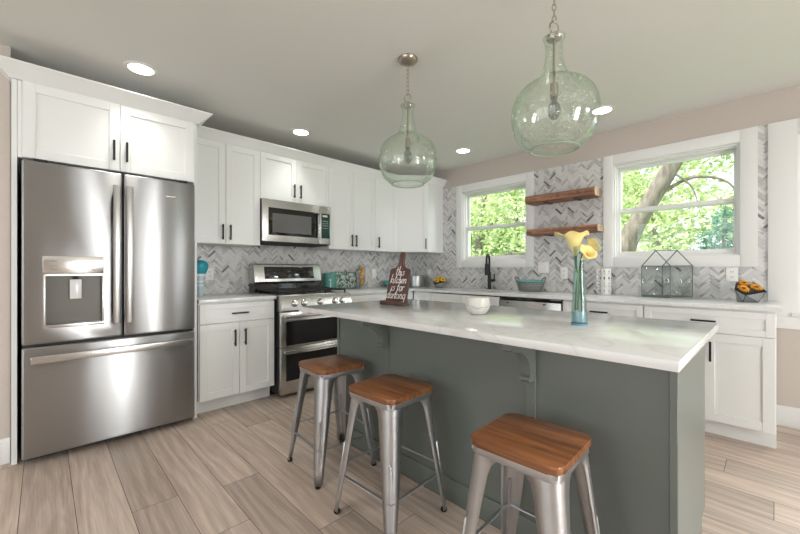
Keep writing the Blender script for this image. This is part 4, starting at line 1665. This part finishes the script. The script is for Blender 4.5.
# ================================================================ things on the island
# cutting board sign
SGN = dict(
    t=[[(.16, .95), (.1, .2), (.2, 0), (.34, .1)], [(0, .62), (.32, .68)]],
    h=[[(.06, 0), (.14, 1.1)], [(.08, .3), (.24, .5), (.31, .38), (.3, .0), (.42, .08)]],
    i=[[(.06, .5), (.06, .06), (.17, .06)], [(.075, .74), (.085, .78)]],
    s=[[(.28, .48), (.1, .42), (.25, .22), (.2, .02), (.0, .06)]],
    k=[[(.05, 0), (.12, 1.1)], [(.35, .52), (.1, .28), (.36, .0)]],
    c=[[(.3, .42), (.15, .5), (.04, .25), (.15, 0), (.32, .1)]],
    e=[[(.05, .22), (.28, .3), (.2, .5), (.05, .35), (.08, .06), (.2, 0), (.34, .1)]],
    n=[[(.03, 0), (.06, .5)], [(.06, .3), (.2, .5), (.3, .4), (.3, 0), (.4, .08)]],
    f=[[(.4, 1.0), (.26, 1.08), (.16, .6), (.12, -.35), (.03, -.28), (.16, .02), (.3, .12)], [(0, .5), (.34, .55)]],
    o=[[(.2, .5), (.05, .38), (.05, .1), (.2, 0), (.34, .15), (.32, .4), (.2, .5), (.4, .42)]],
    r=[[(.05, 0), (.06, .5)], [(.06, .3), (.18, .5), (.3, .45)]],
    d=[[(.3, .44), (.14, .5), (.04, .25), (.14, 0), (.3, .12)], [(.4, 1.1), (.32, .1), (.42, .05)]],
    a=[[(.3, .44), (.14, .5), (.04, .25), (.14, 0), (.3, .12)], [(.33, .5), (.32, .04), (.42, .06)]],
    g=[[(.3, .44), (.14, .5), (.04, .25), (.14, 0), (.3, .12)], [(.33, .5), (.33, -.32), (.17, -.45), (.04, -.3)]])
ADV = dict(t=.32, h=.43, i=.2, s=.33, k=.4, c=.34, e=.36, n=.43, f=.36, o=.4, r=.32, d=.45, a=.44, g=.42)


def lettering(g, text, xc, zb, size, y):
    tot = sum(ADV.get(ch, .25) for ch in text)
    x = xc - tot * size / 2
    for ch in text:
        for s in SGN.get(ch, []):
            q = smooth([(p[0] * size + p[1] * size * 0.18, 0, p[1] * size) for p in s], 4)
            g.tube([(x + p.x, y, zb + p.z) for p in q], 0.0021, 6, flat=1.0)
        x += ADV.get(ch, .25) * size


root = thing('sign', 'dark brown cutting board sign with white script lettering on the island', 'sign', (1.985, -2.232, ZI), R(6))
lean = R(13)
mt = Matrix.Translation((0, 0.005, 0.012)) @ Matrix.Rotation(-lean, 4, 'X')
bw, bh = 0.087, 0.232
out_ = [(-bw, 0), (bw, 0), (bw, bh - 0.012), (bw - 0.010, bh)]
out_ += [(0.040, bh + 0.006), (0.024, bh + 0.022), (0.0165, bh + 0.05), (0.0165, bh + 0.080), (0.021, bh + 0.095), (0.018, bh + 0.112), (0.008, bh + 0.119)]
out_ += [(-x, z) for x, z in reversed(out_[4:])] + [(-bw + 0.010, bh), (-bw, bh - 0.012)]
g = G(mt)
g.prism(out_, 0.0, 0.016, 'y', 0.002)
bd = g.build('board', M['signwood'], root)
cut(bd, G(mt).cyl((0, -0.03, bh + 0.100), 0.005, 0.08, 12, axis='y'))
g = G(mt)
for i, tx in enumerate(('this', 'kitchen', 'is for', 'dancing')):
    lettering(g, tx, (0.005, 0.0, 0.002, -0.004)[i], 0.186 - i * 0.052, 0.060 if i != 1 else 0.056, -0.001)
g.build('lettering', M['white'], bd)
g = G()
g.box(-0.098, 0.098, -0.036, 0.030, 0.0, 0.012, 0.002)
g.box(-0.098, 0.098, -0.040, -0.028, 0.0, 0.026, 0.004)
g.build('ledge', M['signwood'], root)
g = G()
g.prism([(0.030, 0.0), (0.118, 0.0), (0.118, 0.012), (0.062, 0.20), (0.052, 0.20)], -0.02, 0.02, 'x')
g.build('easel_back', M['signwood'], root)

# white bowl
root = thing('bowl', 'small white bowl with a wavy grey line on the island', 'bowl', (2.645, -2.255, ZI))
prof = [(0, 0), (0.034, 0), (0.044, 0.006), (0.058, 0.028), (0.064, 0.050), (0.061, 0.075), (0.056, 0.088), (0.052, 0.089), (0.056, 0.070), (0.058, 0.050), (0.050, 0.026), (0.034, 0.010), (0, 0.008)]
G().lathe(prof, 40).build('bowl_body', M['ceramic'], root)
pts = []
for k_ in range(48):
    t = 2 * PI * k_ / 48
    z = 0.042 + 0.006 * math.sin(3 * t + 1) + 0.003 * math.sin(7 * t)
    r_ = 0.0615 + 0.02 * (z - 0.036)
    pts.append(((r_ + 0.0005) * math.cos(t), (r_ + 0.0005) * math.sin(t), z))
G().tube(pts, 0.0014, 6, closed=True).build('wavy_line', simple('grey_glaze_line', (0.38, 0.36, 0.33), 0.5), root)

# glass vase
VX, VY = 3.158, -2.270
root = thing('vase', 'tall slim blue green glass vase on the island', 'vase', (VX, VY, ZI))
vo_ = [(0.030, 0.001), (0.0315, 0.004), (0.0305, 0.05), (0.027, 0.11), (0.0235, 0.18), (0.021, 0.25), (0.0205, 0.285), (0.0225, 0.320), (0.0235, 0.330)]
vi_ = [(r_ - 0.003, z) for r_, z in reversed(vo_[2:])] + [(0.0275, 0.012), (0, 0.012)]
G().lathe([(0, 0.001)] + vo_ + vi_, 36).build('vase_glass', M['vaseglass'], root, sharp=80)
G().lathe([(0, 0), (0.0318, 0), (0.0322, 0.004), (0.0318, 0.009), (0, 0.011)], 36).build('vase_base', M['vasebase'], root)
G().lathe([(0, 0.0125), (0.0270, 0.0125), (0.0265, 0.055), (0, 0.055)], 30).build('water', simple('blue_tinted_water', (0.42, 0.54, 0.60), 0.1), root)


CR, CC = Vector((0.699, 0.715, 0)), Vector((0.715, -0.699, 0))     # plan directions across and towards the seating side


def calla(label, throat, axis, sc, spin, base_off, stem_mat):
    root = thing('calla_lily', label, 'flower', (VX, VY, ZI), 0, 'yellow calla lilies in the glass vase')
    bx, by = base_off
    tp = CR * throat[0] + CC * throat[1] + Vector((0, 0, throat[2]))
    axis = (CR * axis[0] + CC * axis[1] + Vector((0, 0, axis[2]))).normalized()
    st_ = smooth([(bx, by, 0.060), (bx * 0.6, by * 0.6, 0.18), tuple(tp - Vector((0, 0, 0.035)) - axis * 0.012), tuple(tp)], 6)
    G().tube(st_, 0.0048, 8).build('stem', stem_mat, root)
    q = axis.to_track_quat('Z', 'Y').to_matrix().to_4x4()
    mt = Matrix.Translation(tp) @ q @ Matrix.Rotation(spin, 4, 'Z')
    g = G(mt)
    rows = []
    n = 32
    for i in range(11):
        t = i / 10
        row = []
        for k_ in range(n):
            a_ = 2 * PI * k_ / (n - 1) * 1.03
            tip = max(0, math.cos(a_)) ** 2
            r_ = (0.006 + 0.031 * t ** 1.4 + 0.009 * t ** 7 * (0.6 + 0.6 * tip)) * sc
            hh = (0.090 * t * (0.86 + 0.16 * tip) - 0.014 * t ** 8) * sc
            fl = 0.0045 * t ** 4 * math.sin(5 * a_ + spin) * sc
            row.append((r_ * math.cos(a_) + 0.007 * tip * t ** 4 * sc, r_ * math.sin(a_), hh + fl))
        rows.append(row)
    g.grid(rows)
    g.build('spathe', M['calla'], root, solidify=0.0015)
    G(mt).lathe([(0, 0.005), (0.005 * sc, 0.008), (0.0055 * sc, 0.045 * sc), (0, 0.058 * sc)], 12).build('spadix', M['spadix'], root)


calla('largest pale yellow calla lily, upright at the top left of the vase', (-0.008, -0.012, 0.292), (-0.04, -0.16, 1.0), 1.42, R(-60), (0.010, 0.006), M['stem'])
calla('pale yellow calla lily facing forward, lowest in the vase', (0.008, 0.010, 0.276), (0.12, 0.80, 0.55), 0.80, R(150), (-0.012, -0.006), M['stem'])
calla('small pale yellow calla lily leaning right in the vase', (0.020, -0.006, 0.306), (0.80, 0.30, 0.75), 0.80, R(180), (-0.008, 0.010), M['stemdark'])

# ================================================================ things on the counters
ZC = 0.9133
# tapered striped vase beside the refrigerator
root = thing('tapered_vase', 'tall tapered teal and pale blue vase beside the refrigerator panel', 'vase', (0.15, -2.885, ZC))
G().lathe([(0, 0), (0.020, 0), (0.024, 0.06), (0.040, 0.17), (0.0, 0.17)], 28).build('striped_foot', M['stripe'], root)
g = G()
for z in (0.05, 0.085, 0.12):
    r_ = 0.0235 + (z - 0.06) * 0.15
    g.lathe([(r_, z), (r_ + 0.0014, z + 0.003), (r_ + 0.0022, z + 0.014), (r_ + 0.001, z + 0.018)], 28)
g.build('stripe', M['white'], root)
G().lathe([(0.0395, 0.171), (0.046, 0.176), (0.0475, 0.19), (0.045, 0.194), (0, 0.194)], 28).build('white_band', M['white'], root)
G().lathe([(0, 0.195), (0.046, 0.195), (0.064, 0.245), (0.066, 0.275), (0.055, 0.300), (0.03, 0.315), (0, 0.318)], 28).build('teal_top', M['tealbright'], root)

# canister
root = thing('canister', 'teal lidded canister with white marks right of the range', 'canister', (0.145, -1.515, ZC))
G().lathe([(0, 0), (0.072, 0), (0.074, 0.004), (0.074, 0.165), (0, 0.165)], 36).build('body', M['teal'], root)
G().lathe([(0.0755, 0.150), (0.076, 0.153), (0.076, 0.186), (0.072, 0.192), (0, 0.193)], 36).build('lid', M['teal'], root)
g = G()
for a0_, z0_, z1_ in ((-0.42, 0.03, 0.10),):
    for k_ in range(5):
        a_ = -0.52 + 0.06 * k_
        g.box(0.0738, 0.0752, -0.002, 0.002, 0.105, 0.125 - 0.006 * (k_ % 2), mtx=Matrix.Rotation(a_ - 0.15, 4, 'Z'))
    g.box(0.0738, 0.0752, -0.005, 0.005, 0.025, 0.095, mtx=Matrix.Rotation(-0.5, 4, 'Z'))
    g.box(0.0738, 0.0752, -0.010, 0.010, 0.018, 0.028, mtx=Matrix.Rotation(-0.5, 4, 'Z'))
g.build('white_marks', M['white'], root)

# mosaic tray standing against the wall
root = thing('tray', 'green and white mosaic tray standing between canister and orange jar', 'tray', (0.06, -1.245, ZC), RA)
mt = Matrix.Rotation(R(-9), 4, 'X')
G(mt).box(-0.180, 0.180, -0.004, 0.004, 0.012, 0.198).build('tray_panel', M['mosaic'], root)
g = G(mt)
g.box(-0.190, 0.190, -0.012, 0.008, 0.0, 0.012, 0.002).box(-0.190, 0.190, -0.010, 0.006, 0.197, 0.205, 0.002)
g.box(-0.190, -0.181, -0.010, 0.006, 0.012, 0.197, 0.002).box(0.181, 0.190, -0.010, 0.006, 0.012, 0.197, 0.002)
g.build('tray_rim', M['greymetal'], root)

# jar with oranges
JX, JY = 0.14, -1.045
root = thing('glass_jar', 'tall clear jar filled with stacked oranges', 'jar', (JX, JY, ZC))
G().lathe([(0, 0.001), (0.042, 0.001), (0.044, 0.006), (0.044, 0.270), (0.041, 0.276), (0.041, 0.270), (0.041, 0.010), (0, 0.006)], 30).build('jar_glass', M['jarglass'], root)
G().lathe([(0.0435, 0.277), (0.046, 0.279), (0.046, 0.292), (0.012, 0.298), (0.014, 0.312), (0, 0.315)], 30).build('lid', M['jarglass'], root)
names_ = ['bottom orange in the tall jar', 'second orange from the bottom in the tall jar', 'second orange from the top in the tall jar', 'top orange in the tall jar']
zz = 0.042
for k_, lb in enumerate(names_):
    o = G().ball((0, 0, 0), 0.0335, 18, 12, 0.94).build('orange', M['orange'], None, (JX + (-0.006 if k_ % 2 else 0.006), JY + (0.005 if k_ % 2 else -0.005), ZC + zz + 0.022))
    tag(o, lb + ' on the counter', 'orange', 'oranges in the jar')
    zz += 0.058

# turquoise bowl
root = thing('bowl', 'shallow turquoise bowl on the counter, partly behind the sign', 'bowl', (0.17, -0.56, ZC))
G().lathe([(0, 0), (0.045, 0), (0.05, 0.006), (0.10, 0.045), (0.125, 0.085), (0.121, 0.086), (0.095, 0.050), (0.045, 0.012), (0, 0.010)], 40).build('bowl_body', M['tealbowl'], root)

# steel pot
root = thing('stock_pot', 'stainless pot in the corner of the counter behind the sign', 'pot', (0.30, -0.235, ZC))
G().lathe([(0, 0), (0.115, 0), (0.12, 0.006), (0.12, 0.150), (0.124, 0.153), (0.121, 0.156), (0.117, 0.152), (0.117, 0.010), (0, 0.008)], 40).build('pot_body', simple('pot_steel', (0.42, 0.43, 0.43), 0.38, metal=1), root)
for s in (-1, 1):
    g = G(Matrix.Rotation(R(40), 4, 'Z'))
    g.tube(smooth([(s * 0.119, -0.035, 0.118), (s * 0.150, -0.030, 0.124), (s * 0.158, 0, 0.125), (s * 0.150, 0.030, 0.124), (s * 0.119, 0.035, 0.118)], 4), 0.005, 8)
    g.build('handle', M['steelh'], root)


# faceted planters
def planter(label, loc, sc):
    """Low faceted bowl whose hexagonal mouth tips towards the seating side."""
    root = thing('faceted_planter', label, 'planter', loc, 0, 'faceted metal planters')

    def q(a_, c_, z_):
        p = (CR * a_ + CC * c_) * sc
        return (p.x, p.y, z_ * sc)
    A_, B_, C_, K_, D_, E_ = q(-.122, .010, .088), q(-.092, .062, .050), q(.036, .082, .078), q(.110, .010, .062), q(.074, -.055, .140), q(-.036, -.072, .135)
    F_, G_, H_, I_ = q(.004, .055, 0), q(-.080, .030, 0), q(.030, -.045, 0), q(-.050, -.050, 0)
    v = [A_, B_, C_, K_, D_, E_, F_, G_, H_, I_]
    f = [(0, 1, 7), (1, 6, 7), (1, 2, 6), (2, 3, 6), (2, 4, 3), (3, 4, 8), (3, 8, 6), (4, 5, 8), (5, 9, 8), (5, 0, 9), (0, 7, 9), (6, 8, 9, 7)]
    g = G()
    g._add(v, f)
    g.build('facets', M['geo'], root, sharp=5)
    g = G()
    for a_, b_ in ((A_, B_), (B_, C_), (C_, D_), (D_, E_), (E_, A_), (C_, K_), (K_, D_), (B_, G_), (A_, G_), (C_, F_), (B_, F_)):
        g.tube([a_, b_], 0.0016, 6)
    g.build('solder_edge', M['geodark'], root)
    cen = [sum(p[i] for p in (A_, B_, C_, D_, E_)) / 5 for i in range(3)]
    low = [[p[i] * 0.90 + cen[i] * 0.10 - (0.010 if i == 2 else 0) for i in range(3)] for p in (A_, B_, C_, D_, E_)]
    G()._add(low, [(0, 1, 2, 3, 4)]).build('dark_lining', M['geodark'], root)
    return root


def sunflower(label, loc, r_, mat, nrm, group):
    root = thing('sunflower', label, 'flower', loc, 0, group)
    mt = nrm.to_track_quat('Z', 'Y').to_matrix().to_4x4()
    g = G(mt)
    rn = random.Random(int(abs(loc[0]) * 1000))
    for ring, (m_, ro) in enumerate(((15, 1.0), (12, 0.78))):
        for k_ in range(m_):
            a_ = 2 * PI * (k_ + 0.5 * ring) / m_ + rn.uniform(-.06, .06)
            ca, sa = math.cos(a_), math.sin(a_)
            R0, R1 = r_ * 0.25, r_ * ro * rn.uniform(0.9, 1.08)
            wd = r_ * 0.15
            zz0, zz1 = 0.002 + 0.003 * ring, 0.010 + 0.006 * ring
            rows = []
            for t, ww, z in ((0, .5, zz0), (0.35, 1, zz1), (0.7, .85, zz1 * 1.1), (1, .08, zz1 * 0.6)):
                rr = R0 + (R1 - R0) * t
                rows.append([(rr * ca - s * wd * ww * sa, rr * sa + s * wd * ww * ca, z - abs(s) * -0.002) for s in (-1, 0, 1)])
            g.grid(rows)
    g.build('petals', mat, root, solidify=0.0008)
    G(mt).lathe([(0, 0.018), (r_ * 0.18, 0.016), (r_ * 0.27, 0.009), (r_ * 0.26, 0.0), (0, -0.004)], 18).build('flower_centre', M['seedhead'], root)


def bouquet(px, py, sc, mat, group, items):
    for (a_, c_, z_), r_, lb in items:
        p = (CR * a_ + CC * c_) * sc
        n = Vector((-0.05 * CR.x + 0.62 * CC.x, -0.05 * CR.y + 0.62 * CC.y, 0.75)).normalized()
        sunflower(lb, (px + p.x, py + p.y, ZC + z_ * sc), r_ * sc, mat, n, group)


planter('faceted silver planter with orange flowers at the right end of the counter', (3.612, -0.225, ZC), 1.0)
bouquet(3.612, -0.225, 1.0, M['petal'], 'orange flowers in the right planter', [
    ((-0.068, 0.016, 0.090), 0.040, 'left orange flower in the faceted planter at the counter end'),
    ((0.010, 0.028, 0.100), 0.040, 'right orange flower in the faceted planter at the counter end'),
    ((-0.015, -0.040, 0.128), 0.036, 'rear orange flower in the faceted planter at the counter end')])
planter('faceted silver planter with yellow flowers between the steel pot and the faucet', (0.690, -0.170, ZC), 0.88)
bouquet(0.690, -0.170, 0.88, M['petaly'], 'yellow flowers in the left planter', [
    ((-0.070, 0.020, 0.094), 0.048, 'left yellow flower in the faceted planter near the faucet'),
    ((0.028, 0.028, 0.106), 0.048, 'right yellow flower in the faceted planter near the faucet'),
    ((-0.010, -0.046, 0.136), 0.040, 'rear yellow flower in the faceted planter near the faucet')])

# wire basket
root = thing('basket', 'oval grey wire basket with a teal liner beside the sink', 'basket', (1.915, -0.175, ZC), R(4))
g = G()
nx, nz_ = 30, 6
a0_, b0_, a1_, b1_ = 0.118, 0.070, 0.150, 0.092
zt_ = 0.112
for i in range(nz_ + 1):
    t = i / nz_
    g.tube([((a0_ + (a1_ - a0_) * t) * math.cos(2 * PI * k_ / 36), (b0_ + (b1_ - b0_) * t) * math.sin(2 * PI * k_ / 36), 0.006 + (zt_ - 0.006) * t) for k_ in range(36)], 0.0042 if i in (0, nz_) else 0.0026, 6, closed=True)
for k_ in range(nx):
    for s in (1, -1):
        q = []
        for i in range(5):
            t = i / 4
            an = 2 * PI * (k_ + s * t * 1.6) / nx
            q.append(((a0_ + (a1_ - a0_) * t) * math.cos(an), (b0_ + (b1_ - b0_) * t) * math.sin(an), 0.006 + (zt_ - 0.006) * t))
        g.tube(q, 0.0022, 5)
g.build('wire_body', M['greymetal'], root)
G().prism([((a0_ - 0.002) * math.cos(2 * PI * k_ / 36), (b0_ - 0.002) * math.sin(2 * PI * k_ / 36)) for k_ in range(36)], 0.0, 0.005, 'z').build('base', M['geodark'], root)
g = G()
rows = []
for t, ex in ((0.08, -0.005), (0.5, -0.005), (0.86, -0.006)):
    rows.append([((a0_ + (a1_ - a0_) * t + ex) * math.cos(2 * PI * k_ / 40), (b0_ + (b1_ - b0_) * t + ex) * math.sin(2 * PI * k_ / 40), 0.006 + (zt_ - 0.006) * t + 0.002 * math.sin(k_ * 1.7)) for k_ in range(40)])
g.grid(rows, closed_u=True)
g.build('liner', simple('pale_grey_liner', (0.50, 0.51, 0.49), 0.8, var=0.15, vscale=30), root, solidify=0.002)
g = G()
rows = []
for t, ex in ((0.86, 0.0085), (1.045, 0.0085), (1.09, 0.002), (1.045, -0.007), (0.9, -0.0085)):
    rows.append([((a0_ + (a1_ - a0_) * t + ex) * math.cos(2 * PI * k_ / 40), (b0_ + (b1_ - b0_) * t + ex) * math.sin(2 * PI * k_ / 40), 0.006 + (zt_ - 0.006) * t + 0.002 * math.sin(k_ * 1.7)) for k_ in range(40)])
g.grid(rows, closed_u=True)
g.build('rim', simple('teal_cloth_rim', (0.16, 0.36, 0.34), 0.8, var=0.15, vscale=30), root, solidify=0.0015)
for s in (-1, 1):
    g = G()
    g.tube(smooth([(s * 0.125, -0.045, 0.105), (s * 0.150, -0.038, 0.140), (s * 0.160, 0, 0.152), (s * 0.150, 0.038, 0.140), (s * 0.125, 0.045, 0.105)], 5), 0.0045, 8)
    g.build('handle', M['geodark'], root)


# stack of patterned mugs
def make_mug(label, z, rz, sc=1.0):
    root = thing('mug', label, 'mug', (2.628, -0.105, z), rz, 'stacked mugs under the right window')
    r_ = 0.047 * sc
    h_ = 0.0595
    G().lathe([(0, 0), (r_ * 0.90, 0), (r_ * 0.97, 0.004), (r_, h_ * 0.5), (r_, h_ - 0.001), (r_ - 0.003, h_), (r_ - 0.003, 0.012), (0, 0.006)], 32).build('cup', M['plate'], root)
    g = G()
    g.tube(smooth([(-r_ + 0.001, 0, h_ * 0.84), (-r_ - 0.022, 0, h_ * 0.80), (-r_ - 0.028, 0, h_ * 0.45), (-r_ - 0.016, 0, h_ * 0.18), (-r_ + 0.002, 0, h_ * 0.16)], 4), 0.0045, 8)
    g.build('handle', M['plate'], root)
    return root


def mug_pattern(root, kind, r_=0.047):
    g = G()
    h_ = 0.0595
    for a_ in (-1.95, -1.10, -0.4, -2.75):
        mt = Matrix.Rotation(a_, 4, 'Z')
        g.box(r_ - 0.0004, r_ + 0.0006, -0.0010, 0.0010, 0.008, h_ - 0.006, mtx=mt)
        if kind == 0:
            g.box(r_ - 0.0006, r_ + 0.0006, -0.009, 0.009, 0.032, 0.0345, mtx=mt)
        elif kind == 1:
            g.box(r_ - 0.0006, r_ + 0.0006, -0.009, 0.009, 0.018, 0.0205, mtx=mt)
            g.box(r_ - 0.0006, r_ + 0.0006, -0.009, 0.009, 0.044, 0.0465, mtx=mt)
        else:
            for s in (-1, 1):
                g.box(r_ - 0.0006, r_ + 0.0006, -0.008, 0.008, 0.030, 0.0325, mtx=mt @ Matrix.Translation((0, 0, 0.0)) @ Matrix.Rotation(s * 0.0, 4, 'X'))
            g.box(r_ - 0.0006, r_ + 0.0006, -0.005, 0.005, 0.022, 0.042, mtx=mt)
    g.build('black_pattern', M['geodark'], root)


mugs = ['bottom white mug of the stack under the right window', 'second white mug from the bottom of the stack', 'third white mug from the bottom of the stack', 'top white mug of the stack under the right window']
for k_, lb in enumerate(mugs):
    mg = make_mug(lb, ZC + k_ * 0.0602, R(22), 1.0)
    mug_pattern(mg, k_ % 3)

# glass house terrarium
def house():
    A_, B_, C_ = Vector((2.935, -0.195)), Vector((3.142, -0.225)), Vector((3.275, -0.145))
    D_ = A_ + (C_ - B_)
    cx = (A_ + B_ + C_ + D_) / 4
    root = thing('glass_terrarium', 'grey framed glass house terrarium with gable roof under the right window', 'terrarium', (cx.x, cx.y, ZC))
    zb, ze, zr = 0.012, 0.262, 0.392

    def P_(v2, z):
        return (v2.x - cx.x, v2.y - cx.y, z)
    a, b, c, d = A_, B_, C_, D_
    p1, p2 = (a + b) / 2, (c + d) / 2
    g = G()
    t = 0.0042
    for u_, v_ in ((a, b), (b, c), (c, d), (d, a)):
        g.tube([P_(u_, zb), P_(v_, zb)], 0.006, 6)
        g.tube([P_(u_, ze), P_(v_, ze)], t, 6)
    for u_ in (a, b, c, d):
        g.tube([P_(u_, zb), P_(u_, ze)], t, 6)
    for u_, pk in ((a, p1), (b, p1), (c, p2), (d, p2)):
        g.tube([P_(u_, ze), P_(pk, zr)], t, 6)
    g.tube([P_(p1, zr), P_(p2, zr)], 0.003, 6)
    g.build('frame', M['terrframe'], root)
    g = G()
    g._add([P_(a, 0.0), P_(b, 0.0), P_(c, 0.0), P_(d, 0.0), P_(a, zb), P_(b, zb), P_(c, zb), P_(d, zb)], [(0, 3, 2, 1), (4, 5, 6, 7), (0, 1, 5, 4), (1, 2, 6, 5), (2, 3, 7, 6), (3, 0, 4, 7)])
    g.build('base_tray', M['terrframe'], root)
    for u_, v_ in ((a, b), (b, c), (c, d), (d, a)):
        G()._add([P_(u_, zb), P_(v_, zb), P_(v_, ze), P_(u_, ze)], [(0, 1, 2, 3)]).build('glass_panel', M['terrglass'], root, solidify=0.002)
    # carrying handle on the ridge
    m1, m2 = p1 * 0.66 + p2 * 0.34, p1 * 0.30 + p2 * 0.70
    g = G()
    g.tube([P_(m1, zr), P_(m1, zr + 0.03), P_(m2, zr + 0.03), P_(m2, zr)], 0.0022, 6)
    g.ball(P_(m1, zr + 0.032), 0.006, 10, 8).ball(P_(m2, zr + 0.032), 0.006, 10, 8)
    g.build('handle', M['geodark'], root)


house()
